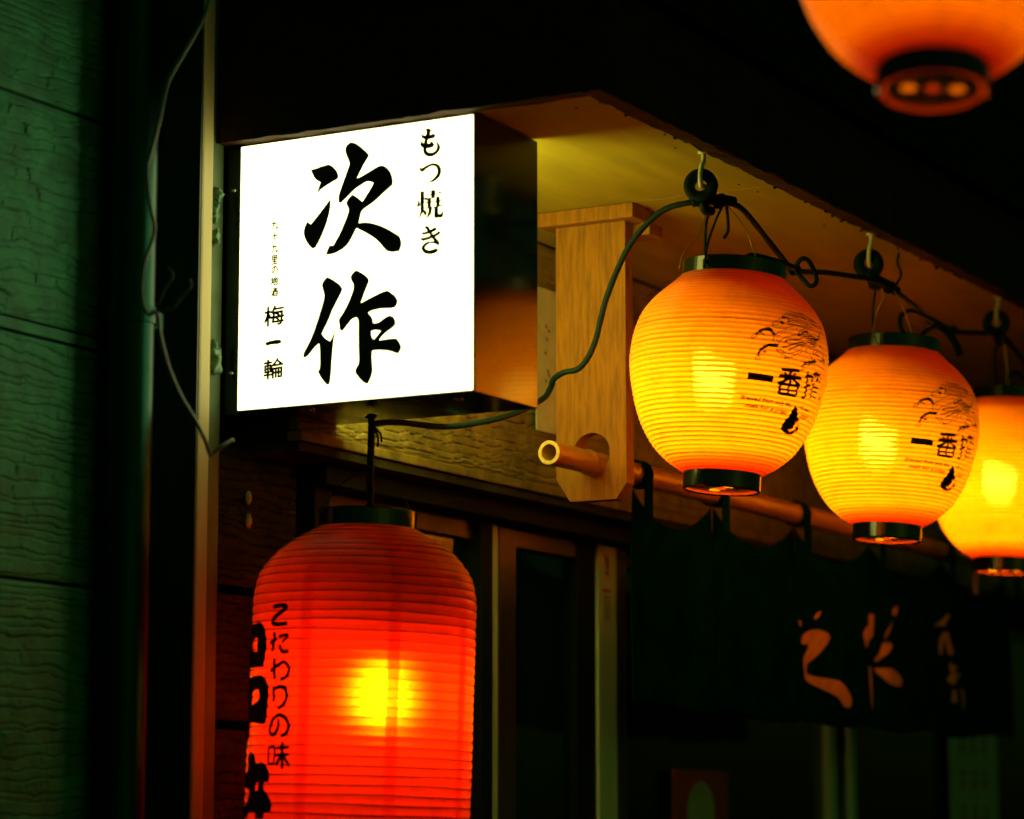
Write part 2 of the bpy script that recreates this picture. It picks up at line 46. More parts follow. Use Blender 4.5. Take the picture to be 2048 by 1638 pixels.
CB={'SUPPLY': [[3.0947,1.9279,2.0813],[3.1075,1.9243,2.0853],[3.1455,1.9169,2.0903],[3.2294,1.8897,2.0937],[3.3152,1.8534,2.1158],[3.4055,1.8467,2.1502],[3.4444,1.8534,2.1716],[3.4366,1.8428,2.1839],[3.4248,1.8207,2.1896],[3.4259,1.7961,2.1948],[3.4225,1.7723,2.224],[3.4138,1.7465,2.2905],[3.4023,1.7055,2.3546],[3.3989,1.6577,2.3943],[3.3993,1.6124,2.4034],[3.4181,1.5763,2.4053]],'C2': [[3.4092,1.5722,2.403],[3.4504,1.5613,2.4009],[3.5305,1.5676,2.3854],[3.6006,1.5722,2.3668],[3.6702,1.5758,2.3542],[3.7828,1.5764,2.3705],[3.8746,1.5745,2.3811],[3.9484,1.568,2.3872],[4.009,1.5636,2.3856]],'C3': [[4.009,1.5636,2.3856],[4.1011,1.5668,2.3778],[4.2343,1.58,2.3685],[4.364,1.594,2.3762],[4.4806,1.5879,2.3906],[4.5728,1.5848,2.403],[4.6457,1.5837,2.3862],[4.7961,1.6081,2.3748]],'LOOP1': [[3.4832,1.5104,2.3078],[3.477,1.5371,2.3246],[3.4668,1.5532,2.332],[3.4834,1.5621,2.3408],[3.5336,1.5544,2.3435],[3.6063,1.5483,2.3438]],'LOOP1b': [[3.6249,1.5563,2.3443],[3.6174,1.5452,2.3563],[3.6226,1.536,2.3563],[3.63,1.528,2.3388],[3.6326,1.5278,2.3249],[3.6291,1.5356,2.32],[3.6308,1.5491,2.3338],[3.6258,1.5552,2.3429]],'LOOP2': [[4.0504,1.5527,2.3154],[4.0434,1.5611,2.3284],[4.0511,1.5621,2.3478],[4.075,1.5571,2.3591],[4.1332,1.5562,2.3605],[4.1803,1.5558,2.3569]],'LOOP2b': [[4.0671,1.5453,2.3095],[4.1,1.5426,2.3286],[4.1623,1.5492,2.3486]],'TAIL2': [[4.1813,1.5545,2.3553],[4.1826,1.5361,2.3402],[4.1823,1.5224,2.3189],[4.1877,1.5181,2.3017]],'WRAP1': [[3.3821,1.6013,2.3995],[3.3904,1.5858,2.4015],[3.4107,1.5692,2.4044],[3.4275,1.5598,2.4039]],'WRAP2': [[3.9443,1.5735,2.3932],[3.9705,1.5687,2.3911],[4.0066,1.5667,2.3894],[4.0327,1.5631,2.3841]],'WRAP2B': [[4.1937,1.5707,2.3652],[4.2387,1.5733,2.3645],[4.3023,1.5825,2.3688]],'CORD1': [[3.4095,1.5724,2.401],[3.4047,1.5852,2.3876],[3.4042,1.5912,2.3709],[3.408,1.5948,2.3374],[3.357,1.5727,2.3019]],'CORD1b': [[3.4119,1.5691,2.3977],[3.4097,1.5803,2.3742],[3.391,1.5831,2.3399],[3.3574,1.5721,2.3019]],'WIRE1a': [[3.4025,1.5902,2.3843],[3.3738,1.5897,2.3511],[3.3503,1.5988,2.3238],[3.3411,1.602,2.3]],'WIRE1b': [[3.4154,1.5632,2.3963],[3.4483,1.5533,2.3718],[3.4557,1.5473,2.3482],[3.4445,1.5337,2.3226]],'PIG1': [[3.4144,1.565,2.3963],[3.4178,1.5646,2.3776],[3.4198,1.5657,2.3628],[3.4185,1.5712,2.3528]],'CORD2': [[3.9986,1.5798,2.3932],[3.9996,1.5865,2.3666],[4.0028,1.5901,2.3362],[3.9889,1.5835,2.3038]],'CORD2b': [[4.0089,1.5654,2.3803],[4.005,1.579,2.359],[4.0043,1.5874,2.3362],[3.951,1.5735,2.2879]],'WIRE2': [[4.0137,1.5575,2.378],[4.024,1.5473,2.3514],[4.0332,1.5402,2.321],[4.0375,1.5373,2.3058]],'STAPLE2': [[4.0087,1.5476,2.4387],[4.0096,1.5508,2.4236],[4.0147,1.5474,2.4046],[4.0124,1.5567,2.3879]],'CORD3': [[4.573,1.5849,2.4013],[4.5744,1.5955,2.359],[4.5832,1.5955,2.3082]],'WIRE3': [[4.5749,1.582,2.3997],[4.5836,1.579,2.359],[4.5939,1.5789,2.2997]],'LOOP3': [[4.6327,1.5904,2.3059],[4.6273,1.5923,2.3315],[4.6508,1.5865,2.3476],[4.699,1.5851,2.3411]],'RCORD': [[3.122,1.9473,2.1008],[3.1221,1.9465,2.0861],[3.1178,1.9448,2.0259],[3.1202,1.9466,1.9669]],'LEFTC': [[2.7285,1.9344,2.5704],[2.7198,1.9415,2.5314],[2.7056,1.9601,2.4866],[2.6854,1.9668,2.4484],[2.6705,1.9674,2.3988],[2.655,1.9682,2.3526],[2.6475,1.9666,2.3338],[2.6535,1.9672,2.2974],[2.6683,1.9701,2.2691],[2.6694,1.9742,2.2497],[2.6527,1.9721,2.2192],[2.6472,1.9709,2.1881],[2.6548,1.9732,2.1704],[2.6632,1.9712,2.162],[2.6704,1.9678,2.1646],[2.6767,1.9679,2.1614],[2.6848,1.9704,2.14],[2.7058,1.974,2.1073],[2.7339,1.9752,2.075],[2.7627,1.9732,2.0483],[2.788,1.976,2.0272],[2.8095,1.9834,2.0131],[2.8157,1.9819,2.0155],[2.8238,1.9751,2.0241],[2.8413,1.9718,2.0334]],'TIEA': [[2.6477,1.9583,2.1589],[2.6512,1.9481,2.1716],[2.6521,1.9419,2.1862],[2.6546,1.9338,2.1978],[2.6545,1.9318,2.2048],[2.6506,1.9363,2.2129]],'TIEB': [[2.6512,1.9522,2.1583],[2.6535,1.9467,2.1629],[2.6599,1.9348,2.1641],[2.6636,1.9234,2.1792],[2.6669,1.9138,2.1908],[2.6653,1.9142,2.199]]}

# ------------------------------------------------------------------ helpers
rng = random.Random(7)
def tag(o, label=None, cat=None, group=None, kind=None):
    if label: o['label'] = label
    if cat: o['category'] = cat
    if group: o['group'] = group
    if kind: o['kind'] = kind
    return o
def thing(name, loc, label, cat, group=None, rot=None):
    o = bpy.data.objects.new(name, None); COL.objects.link(o); o.location = loc; o.empty_display_size = 0.05
    if rot is not None:
        o.rotation_mode = 'QUATERNION'; o.rotation_quaternion = rot
    return tag(o, label, cat, group)
def link(name, me, m, parent=None, smooth=False, world=True):
    """link a mesh as one object; its verts are world coordinates unless world=False"""
    if m is not None:
        me.materials.clear(); me.materials.append(m)
    if smooth:
        me.polygons.foreach_set('use_smooth', [True] * len(me.polygons))
    o = bpy.data.objects.new(name, me); COL.objects.link(o)
    if parent is not None:
        if world:
            off = Vector((0, 0, 0)); p = parent
            while p is not None:
                off += p.location; p = p.parent
            me.transform(Matrix.Translation(-off))
        o.parent = parent
    return o
def mesh(vs_, fs, name='m'):
    me = bpy.data.meshes.new(name); me.from_pydata([tuple(v) for v in vs_], [], fs); me.update(); return me
def bm_mesh(bm, recalc=True):
    if recalc: bmesh.ops.recalc_face_normals(bm, faces=bm.faces[:])
    me = bpy.data.meshes.new('m'); bm.to_mesh(me); bm.free(); return me
def box_bm(bm, x0, x1, y0, y1, z0, z1, bev=0.0):
    r = bmesh.ops.create_cube(bm, size=1.0, matrix=Matrix.Translation(((x0+x1)/2, (y0+y1)/2, (z0+z1)/2)) @ Matrix.Diagonal((x1-x0, y1-y0, z1-z0, 1)))
    if bev > 0:
        es = list({e for v in r['verts'] for e in v.link_edges})
        bmesh.ops.bevel(bm, geom=es, offset=bev, segments=2, profile=0.6, affect='EDGES')
def box(name, x0, x1, y0, y1, z0, z1, m, parent=None, bev=0.0015):
    bm = bmesh.new(); box_bm(bm, x0, x1, y0, y1, z0, z1, bev); return link(name, bm_mesh(bm), m, parent)
def spline(pts, n=8):
    P = [Vector(p) for p in pts]; P = [2*P[0]-P[1]] + P + [2*P[-1]-P[-2]]; out = []
    for i in range(1, len(P)-2):
        a, b, c, d = P[i-1:i+3]
        for k in range(n):
            t = k/n
            out.append(0.5*((2*b)+(c-a)*t+(2*a-5*b+4*c-d)*t*t+(3*b-a-3*c+d)*t**3))
    out.append(P[-2]); return out
def tube_vf(pts, rad, seg=10, base=0, cap=True, wob=0.0):
    pts = [Vector(p) for p in pts]; vs_, fs = [], []
    t0 = (pts[1]-pts[0]).normalized(); nrm = t0.orthogonal().normalized()
    for i, p in enumerate(pts):
        t = ((pts[min(i+1, len(pts)-1)]-pts[max(i-1, 0)])).normalized()
        nrm = (nrm - t*nrm.dot(t)).normalized(); b = t.cross(nrm)
        r = rad(i/(len(pts)-1)) if callable(rad) else rad
        r *= 1 + wob*rng.uniform(-1, 1)
        for k in range(seg):
            a = 2*math.pi*k/seg
            vs_.append(p + (nrm*math.cos(a)+b*math.sin(a))*r)
    for i in range(len(pts)-1):
        for k in range(seg):
            k2 = (k+1) % seg
            fs.append((base+i*seg+k, base+i*seg+k2, base+(i+1)*seg+k2, base+(i+1)*seg+k))
    if cap:
        fs.append(tuple(base+k for k in range(seg))[::-1]); n = (len(pts)-1)*seg
        fs.append(tuple(base+n+k for k in range(seg)))
    return vs_, fs
def tube(name, pts, rad, m, parent=None, seg=10, n=8, wob=0.05, world=True, smooth=True):
    vs_, fs = tube_vf(spline(pts, n) if n else pts, rad, seg, wob=wob)
    return link(name, mesh(vs_, fs), m, parent, smooth, world)
def tubes(name, lists, m, parent=None, seg=8, n=6, world=True):
    V, Fc = [], []
    for pts, rad in lists:
        v, f = tube_vf(spline(pts, n) if n else pts, rad, seg, len(V)); V += v; Fc += f
    return link(name, mesh(V, Fc), m, parent, True, world)
def lathe_me(prof, seg=64, closed=False):
    vs_, fs = [], []
    for r, z in prof:
        for k in range(seg):
            a = 2*math.pi*k/seg; vs_.append((r*math.cos(a), r*math.sin(a), z))
    n = len(prof)
    for i in range(n if closed else n-1):
        j = (i+1) % n
        for k in range(seg):
            k2 = (k+1) % seg; fs.append((i*seg+k, i*seg+k2, j*seg+k2, j*seg+k))
    me = mesh(vs_, fs); bm = bmesh.new(); bm.from_mesh(me); bmesh.ops.recalc_face_normals(bm, faces=bm.faces[:])
    if not closed:      # open shells: make the outside face outwards
        f = max(bm.faces, key=lambda q: q.calc_center_median().x)
        if f.normal.x < 0: bmesh.ops.reverse_faces(bm, faces=bm.faces[:])
    bm.to_mesh(me); bm.free(); return me
def outline(pts, step=2):
    """closed Catmull-Rom through pts, keeping sharp corners"""
    P = [Vector((p[0], p[1], 0)) for p in pts]; n = len(P); out = []
    def sharp(i):
        a = (P[i]-P[i-1]); b = (P[(i+1) % n]-P[i])
        return a.length > 1e-9 and b.length > 1e-9 and a.angle(b) > 0.95
    sh = [sharp(i) for i in range(n)]
    for i in range(n):
        a, b, c, d = P[i-1], P[i], P[(i+1) % n], P[(i+2) % n]
        if sh[i]: a = b
        if sh[(i+1) % n]: d = c
        for k in range(step):
            t = k/step
            out.append(0.5*((2*b)+(c-a)*t+(2*a-5*b+4*c-d)*t*t+(3*b-a-3*c+d)*t**3))
    return out
def poly_vf(loops, base=0, step=2):
    L = [outline(l, step) for l in loops]
    flat = [v for l in L for v in l]
    tris = tessellate_polygon(L)
    return [(v.x, v.y) for v in flat], [tuple(base+i for i in t) for t in tris]
def dilate(pts, d):
    P = [Vector(p) for p in pts]; n = len(P); area = sum(P[i-1].x*P[i].y-P[i].x*P[i-1].y for i in range(n)); sgn = 1 if area > 0 else -1; out = []
    for i in range(n):
        a = (P[i]-P[i-1]); b = (P[(i+1) % n]-P[i]); t = (a.normalized()+b.normalized())
        if t.length < .4: t = b
        t.normalize(); out.append(tuple(P[i]+Vector((t.y, -t.x))*d*sgn))
    return out
def ribbon_vf(pts, w, base=0, n=5, taper=0.55):
    S = spline([(p[0], p[1], 0) for p in pts], n) if len(pts) > 2 else [Vector((p[0], p[1], 0)) for p in pts]
    if len(pts) == 2: S = [S[0].lerp(S[1], t/4) for t in range(5)]
    V, Fc = [], []; m = len(S)
    for i, p in enumerate(S):
        t = (S[min(i+1, m-1)]-S[max(i-1, 0)])
        t = t.normalized() if t.length > 1e-9 else Vector((1, 0, 0))
        nn = Vector((-t.y, t.x, 0)); f = i/(m-1)
        k = taper + (1-taper)*min(1, 6*min(f, 1-f)+0.35)
        V += [p+nn*w*0.5*k, p-nn*w*0.5*k]
    for i in range(m-1): Fc.append((base+2*i, base+2*i+1, base+2*i+3, base+2*i+2))
    return [(v.x, v.y) for v in V], Fc
def text_vf(s, bold=0.0, shear=0.0):
    c = bpy.data.curves.new('t', 'FONT'); c.body = s; c.offset = bold; c.shear = shear; c.resolution_u = 3
    o = bpy.data.objects.new('t', c); COL.objects.link(o)
    me = bpy.data.meshes.new_from_object(o.evaluated_get(bpy.context.evaluated_depsgraph_get()))
    V = [(v.co.x, v.co.y) for v in me.vertices]; Fc = [tuple(p.vertices) for p in me.polygons]
    bpy.data.objects.remove(o); bpy.data.curves.remove(c); bpy.data.meshes.remove(me)
    return V, Fc
def fit(V, cx, cy, w, h):
    x0, x1 = min(v[0] for v in V), max(v[0] for v in V); y0, y1 = min(v[1] for v in V), max(v[1] for v in V)
    return [(cx+((v[0]-x0)/(x1-x0)-.5)*w, cy+((v[1]-y0)/max(y1-y0, 1e-6)-.5)*h) for v in V]

# ------------------------------------------------------------------ materials
def mat(name, col, rough=0.6, metal=0.0, var=0.25, scale=30, bump=0.0, bscale=200, stretch=None, spec=0.5, col2=None, detail=6, contrast=(0.35, 0.65)):
    m = bpy.data.materials.new(name); m.use_nodes = True; nt = m.node_tree; N = nt.nodes; Lk = nt.links
    b = N['Principled BSDF']; b.inputs['Roughness'].default_value = rough; b.inputs['Metallic'].default_value = metal
    b.inputs['Specular IOR Level'].default_value = spec
    tc = N.new('ShaderNodeTexCoord'); mp = N.new('ShaderNodeMapping'); Lk.new(tc.outputs['Object'], mp.inputs[0])
    if stretch: mp.inputs['Scale'].default_value = stretch
    nz = N.new('ShaderNodeTexNoise'); nz.inputs['Scale'].default_value = scale; nz.inputs['Detail'].default_value = detail; nz.inputs['Roughness'].default_value = 0.6
    Lk.new(mp.outputs[0], nz.inputs['Vector'])
    cr = N.new('ShaderNodeValToRGB'); cr.color_ramp.elements[0].position = contrast[0]; cr.color_ramp.elements[1].position = contrast[1]
    c2 = col2 or tuple(c*(1-var) for c in col); c1 = tuple(min(1, c*(1+var*0.6)) for c in col)
    cr.color_ramp.elements[0].color = (*c2, 1); cr.color_ramp.elements[1].color = (*c1, 1)
    Lk.new(nz.outputs[0], cr.inputs[0]); Lk.new(cr.outputs[0], b.inputs['Base Color'])
    mr = N.new('ShaderNodeMapRange'); mr.inputs[3].default_value = max(0.02, rough*0.8); mr.inputs[4].default_value = min(1, rough*1.25)
    Lk.new(nz.outputs[0], mr.inputs[0]); Lk.new(mr.outputs[0], b.inputs['Roughness'])
    if bump:
        n2 = N.new('ShaderNodeTexNoise'); n2.inputs['Scale'].default_value = bscale; n2.inputs['Detail'].default_value = 5
        Lk.new(mp.outputs[0], n2.inputs['Vector'])
        bp = N.new('ShaderNodeBump'); bp.inputs['Strength'].default_value = bump; bp.inputs['Distance'].default_value = 0.002
        Lk.new(n2.outputs[0], bp.inputs['Height']); Lk.new(bp.outputs[0], b.inputs['Normal'])
    return m
def emit(name, col, s):
    m = bpy.data.materials.new(name); m.use_nodes = True; N = m.node_tree.nodes; N.clear()
    e = N.new('ShaderNodeEmission'); e.inputs[0].default_value = (*col, 1); e.inputs[1].default_value = s
    o = N.new('ShaderNodeOutputMaterial'); m.node_tree.links.new(e.outputs[0], o.inputs[0]); return m
def paper(name, trans, diff, fwd, fwd_w, fwd_rough, tw=0.55, dirt=None, dscale=25, ior=1.16):
    """lamp paper: light from the bulb inside passes through it, scattered widely plus a soft forward lobe"""
    m = bpy.data.materials.new(name); m.use_nodes = True; nt = m.node_tree; N = nt.nodes; Lk = nt.links; N.clear()
    tc = N.new('ShaderNodeTexCoord'); nz = N.new('ShaderNodeTexNoise'); nz.inputs['Scale'].default_value = dscale; nz.inputs['Detail'].default_value = 8; nz.inputs['Roughness'].default_value = .65
    Lk.new(tc.outputs['Object'], nz.inputs['Vector'])
    cr = N.new('ShaderNodeValToRGB'); cr.color_ramp.elements[0].position = .30; cr.color_ramp.elements[1].position = .5
    d = dirt or 0.8
    cr.color_ramp.elements[0].color = (d, d, d, 1); cr.color_ramp.elements[1].color = (1, 1, 1, 1)
    Lk.new(nz.outputs[0], cr.inputs[0])
    def tinted(c):
        x = N.new('ShaderNodeMix'); x.data_type = 'RGBA'; x.blend_type = 'MULTIPLY'; x.inputs[0].default_value = 1
        x.inputs[6].default_value = (*c, 1); Lk.new(cr.outputs[0], x.inputs[7]); return x.outputs[2]
    t = N.new('ShaderNodeBsdfTranslucent'); Lk.new(tinted(trans), t.inputs[0])
    df = N.new('ShaderNodeBsdfDiffuse'); Lk.new(tinted(diff), df.inputs[0])
    mx = N.new('ShaderNodeMixShader'); mx.inputs[0].default_value = tw; Lk.new(df.outputs[0], mx.inputs[1]); Lk.new(t.outputs[0], mx.inputs[2])
    rf = N.new('ShaderNodeBsdfRefraction'); rf.inputs['Color'].default_value = (*fwd, 1); rf.inputs['Roughness'].default_value = fwd_rough; rf.inputs['IOR'].default_value = ior
    m2 = N.new('ShaderNodeMixShader'); m2.inputs[0].default_value = fwd_w; Lk.new(mx.outputs[0], m2.inputs[1]); Lk.new(rf.outputs[0], m2.inputs[2])
    gl = N.new('ShaderNodeBsdfGlossy'); gl.inputs['Roughness'].default_value = .35; gl.inputs['Color'].default_value = (1, 1, 1, 1)
    fr = N.new('ShaderNodeFresnel'); fr.inputs[0].default_value = 1.16
    m3 = N.new('ShaderNodeMixShader'); Lk.new(fr.outputs[0], m3.inputs[0]); Lk.new(m2.outputs[0], m3.inputs[1]); Lk.new(gl.outputs[0], m3.inputs[2])
    o = N.new('ShaderNodeOutputMaterial'); Lk.new(m3.outputs[0], o.inputs[0]); return m

M = {}
M['siding_green'] = mat('green_siding', (.048, .30, .15), .8, var=.35, scale=22, bump=.35, bscale=320)
M['siding_brown'] = mat('brown_siding', (.19, .150, .025), .75, var=.45, scale=26, bump=.4, bscale=320)
M['siding_dark'] = mat('dark_siding', (.036, .036, .012), .8, spec=.1, var=.5, scale=20, bump=.4, bscale=300)
M['post'] = mat('cream_painted_post', (.48, .39, .145), .55, var=.16, scale=18, bump=.15, bscale=500, stretch=(1, 1, .25))
M['post_back'] = mat('post_flange_shade', (.09, .15, .065), .5, var=.3, scale=15, bump=.1)  # darker green standing for the strip out of the sign's light
M['post_side'] = mat('post_side_shade', (.012, .034, .014), .5, var=.3, scale=15, bump=.1)  # shade of the post's unlit side put into the colour
M['pipe'] = mat('downpipe_paint', (.003, .032, .020), .32, metal=1.0, var=.2, scale=10, bump=.05)
M['soffit'] = mat('soffit_plywood', (.335, .258, .011), .6, var=.22, scale=4, bump=.12, bscale=60, stretch=(1.2, 7, 1), detail=10, contrast=(.3, .7))
M['fascia'] = mat('dark_stained_board', (.045, .020, .006), .7, spec=.15, var=.4, scale=8, bump=.25, bscale=90, stretch=(1, 6, 6))
M['plank'] = mat('bracket_timber', (.275, .108, .003), .6, spec=.2, var=.30, scale=34, bump=.3, bscale=200, stretch=(5, 5, .5), detail=12, contrast=(.34, .60))
M['bamboo'] = mat('bamboo', (.36, .175, .030), .33, var=.3, scale=12, stretch=(.7, 5, 5), bump=.05)
M['bamboo_cut'] = mat('bamboo_cut', (.62, .42, .09), .6, var=.25, scale=120)
M['black'] = mat('black_plastic', (.002, .008, .005), .12, var=.2, scale=30)
M['housing'] = mat('black_sign_housing', (.003, .007, .005), .13, var=.2, scale=12, bump=.02, bscale=40)
M['ink'] = mat('black_ink', (.004, .006, .004), .7, var=.1)
M['rubber'] = mat('cable_rubber', (.0018, .013, .010), .55, spec=.12, var=.3, scale=80, bump=.2, bscale=600)
M['greycable'] = mat('grey_cable', (.07, .16, .08), .4, var=.3, scale=60)
M['wire'] = mat('thin_wire', (.42, .25, .08), .35, metal=.7, var=.2)
M['hook'] = mat('white_hook', (.55, .52, .32), .45, var=.3, scale=90)
M['screw'] = mat('bright_screw', (.75, .72, .6), .25, metal=1, var=.1)
M['caulk'] = mat('caulk', (.06, .17, .08), .3, var=.3, scale=90)
M['alu'] = mat('aluminium_frame', (.52, .76, .48), .42, metal=.1, var=.12, scale=10, stretch=(8, 8, .3))
M['bronze'] = mat('bronze_frame', (.070, .050, .016), .34, metal=.5, var=.2, scale=10, stretch=(8, 8, .3))
M['darkframe'] = mat('dark_frame', (.005, .012, .006), .6, var=.3, spec=.1)
M['cloth'] = mat('indigo_cloth', (.0008, .021, .018), .95, spec=0.0, var=.35, scale=14, bump=.3, bscale=900)
M['cloth_print'] = mat('cloth_print', (.62, .30, .050), .9, var=.2, scale=40, bump=.2, bscale=900)
M['paper_note'] = mat('cream_paper', (.62, .62, .38), .8, var=.12, scale=30)
M['paper_green'] = mat('pale_notice_paper', (.34, .46, .25), .8, var=.15, scale=20)
M['red_print'] = mat('red_print', (.35, .05, .012), .8, var=.2)
M['room'] = mat('dark_room', (.045, .04, .02), .9, var=.4, scale=2)
M['asphalt'] = mat('asphalt', (.045, .047, .043), .85, var=.3, scale=60, bump=.4, bscale=400)
M['roof'] = mat('dark_roof_sheet', (.005, .006, .004), .7, var=.3, scale=6, spec=.1)
M['shell'] = paper('yellow_lantern_vinyl', (.95, .262, .0006), (.48, .11, .0006), (1, .70, .06), .013, .20, dirt=.82, dscale=30)
M['lid'] = paper('lantern_lid', (.80, .25, .006), (.55, .15, .01), (1, .4, .02), .0, .3, tw=.8, dirt=.8)
M['redpaper'] = paper('red_lantern_paper', (.90, .012, .0006), (.60, .090, .003), (1, .34, .001), .13, .85, dirt=.70, dscale=14, ior=1.4)
M['redstrip'] = paper('red_paper_seam', (.97, .05, .004), (.5, .02, .003), (1, .2, .0), .0, .4, tw=.86)
M['dimmer'] = paper('lantern_dimmer', (.93, .17, .0006), (.60, .12, .001), (1, .3, .0), .0, .4, tw=.72)  # filter for the added cones that deepen the glow at the necks
_n = M['dimmer'].node_tree; _o = [q for q in _n.nodes if q.type == 'OUTPUT_MATERIAL'][0]; _f = _o.inputs[0].links[0].from_socket
_t = _n.nodes.new('ShaderNodeBsdfTransparent'); _t.inputs[0].default_value = (1, .70, .35, 1); _m = _n.nodes.new('ShaderNodeMixShader'); _m.inputs[0].default_value = .62
_n.links.new(_f, _m.inputs[1]); _n.links.new(_t.outputs[0], _m.inputs[2]); _n.links.new(_m.outputs[0], _o.inputs[0])
M['groove'] = paper('lantern_groove', (.80, .16, .0006), (.60, .12, .001), (1, .3, .0), .0, .4, tw=.65)
_n = M['redstrip'].node_tree; _o = [q for q in _n.nodes if q.type == 'OUTPUT_MATERIAL'][0]; _f = _o.inputs[0].links[0].from_socket
_t = _n.nodes.new('ShaderNodeBsdfTransparent'); _t.inputs[0].default_value = (1, .6, .4, 1); _m = _n.nodes.new('ShaderNodeMixShader'); _m.inputs[0].default_value = .45
_n.links.new(_f, _m.inputs[1]); _n.links.new(_t.outputs[0], _m.inputs[2]); _n.links.new(_m.outputs[0], _o.inputs[0])
M['ribwire'] = mat('lantern_rib_wire', (.07, .010, .003), .7, var=.3)
M['bulb'] = emit('warm_bulb', (1.0, .80, .42), BULB)
M['red_bulb'] = emit('warm_bulb_red', (1.0, .76, .36), RED_BULB)
M['signface'] = emit('lit_sign_face', (1.0, .97, .44), SIGN_FRONT)
M['signback'] = emit('lit_sign_back', (1.0, .97, .165), SIGN_BACK)
M['glass'] = mat('door_glass', (.006, .030, .012), .06, var=.2, scale=3)
gn = M['glass'].node_tree; gb = gn.nodes['Principled BSDF']; gb.inputs['Alpha'].default_value = .55

# ------------------------------------------------------------------ relief for the embossed siding
def vnoise(x, y, seed):
    xi = np.floor(x).astype(np.int64); yi = np.floor(y).astype(np.int64); fx = x-xi; fy = y-yi
    fx = fx*fx*(3-2*fx); fy = fy*fy*(3-2*fy)
    def hsh(a, b):
        n = (a*374761393+b*668265263+seed*1274126177) & 0x7fffffff
        n = ((n ^ (n >> 13))*1274126177) & 0x7fffffff
        return ((n ^ (n >> 16)) & 0xffff)/65535.0
    return (hsh(xi, yi)*(1-fx)+hsh(xi+1, yi)*fx)*(1-fy)+(hsh(xi, yi+1)*(1-fx)+hsh(xi+1, yi+1)*fx)*fy
def relief(X, Z, seed, row=.0125, length=.055, depth=.0032):
    r = np.random.RandomState(seed)
    Zw = Z + (vnoise(X*14, Z*22, seed)-.5)*row*1.1 + (vnoise(X*55, Z*60, seed+3)-.5)*row*.45
    zmin, zmax = Z.min()-.03, Z.max()+.03
    edges = [zmin]
    while edges[-1] < zmax: edges.append(edges[-1]+row*r.uniform(.55, 1.6))
    edges = np.array(edges); idx = np.clip(np.searchsorted(edges, Zw)-1, 0, len(edges)-2)
    d = np.minimum(Zw-edges[idx], edges[idx+1]-Zw); hval = np.zeros_like(X)
    xmin, xmax = X.min()-.1, X.max()+.1
    for k in np.unique(idx):
        msk = idx == k; xs = [xmin-r.uniform(0, length)]
        while xs[-1] < xmax: xs.append(xs[-1]+length*r.uniform(.4, 1.9))
        xs = np.array(xs); xw = X[msk]+(vnoise(Z[msk]*90, X[msk]*20, seed+9)-.5)*.012
        j = np.clip(np.searchsorted(xs, xw)-1, 0, len(xs)-2)
        dx = np.minimum(xw-xs[j], xs[j+1]-xw); d[msk] = np.minimum(d[msk], dx*.8+.0007)
        hv = r.uniform(.45, 1.0, len(xs)); til = r.uniform(-.5, .5, len(xs))
        hval[msk] = hv[j] + til[j]*(Zw[msk]-edges[idx[msk]])/row*.5
    s = np.clip(d/.0022, 0, 1); s = s*s*(3-2*s)
    return depth*(s*hval + .30*(vnoise(X*130, Z*160, seed+5)-.5) + .12*(vnoise(X*330, Z*330, seed+6)-.5))
def siding(name, x0, x1, z0, z1, y, m, parent, seed, step=.0026, stepx=.003, **kw):
    """one embossed panel facing the street, its own back and edges included"""
    nx = max(2, int((x1-x0)/stepx)); nz = max(2, int((z1-z0)/step))
    xs = np.linspace(x0, x1, nx); zs = np.linspace(z0, z1, nz); X, Z = np.meshgrid(xs, zs)
    Hh = relief(X, Z, seed, **kw)
    eb = np.minimum(np.minimum(Z-z0, z1-Z), np.minimum(X-x0, x1-X)); Hh = Hh*np.clip(eb/.004, 0, 1)
    Y = y-Hh
    V = np.stack([X, Y, Z], -1).reshape(-1, 3)
    i = np.arange(nx*nz).reshape(nz, nx)
    q = np.stack([i[:-1, :-1], i[:-1, 1:], i[1:, 1:], i[1:, :-1]], -1).reshape(-1, 4)
    n = len(V); yb = y+.012
    V = np.vstack([V, [(x0, yb, z0), (x1, yb, z0), (x1, yb, z1), (x0, yb, z1)]])
    loop = [(i[0, 0], i[0, -1]), (i[0, -1], i[-1, -1]), (i[-1, -1], i[-1, 0]), (i[-1, 0], i[0, 0])]
    fs = q.tolist(); c = [n, n+1, n+2, n+3]
    rows = [list(i[0, :]), list(i[:, -1]), list(i[-1, ::-1]), list(i[::-1, 0])]
    for k in range(4): fs.append([int(a) for a in rows[k][::-1]]+[c[k], c[(k+1) % 4]])
    fs.append([n+3, n+2, n+1, n][::-1])
    me = bpy.data.meshes.new('m'); me.from_pydata(V.tolist(), [], fs); me.update()
    return link(name, me, m, parent)

# ------------------------------------------------------------------ ground
g = box('ground', -300, 300, -300, 300, -.2, 0, M['asphalt'], None, 0); tag(g, kind='structure')

# ------------------------------------------------------------------ building
B = thing('building', (3.5, 2.2, 0), 'dark tavern front with embossed siding, glazed sliding doors and a timber eave', 'building')
# side wall: embossed panels, joints recessed
for k, (z0, z1) in enumerate(((0.0, .66), (.67, .96), (.97, 1.255), (1.265, 1.5595), (1.5645, 1.861), (1.866, 2.1655), (2.1870, 2.466), (2.471, 2.77), (2.775, 3.10))):
    fine = 4 <= k <= 8
    siding('siding_panel', 2.0, 2.99, z0, z1, 2.205, M['siding_green'], B, 31+k, step=.0021 if fine else .02, stepx=.0034 if fine else .03)
box('joint_strip', 2.0, 2.99, 2.2030, 2.216, 2.1695, 2.1835, M['siding_green'], B, .0012)
box('wall', 1.9, 9.0, 2.222, 2.45, 2.52, 6.0, M['roof'], B, 0)
box('wall', 1.9, 3.236, 2.222, 2.45, 0, 2.52, M['roof'], B, 0)
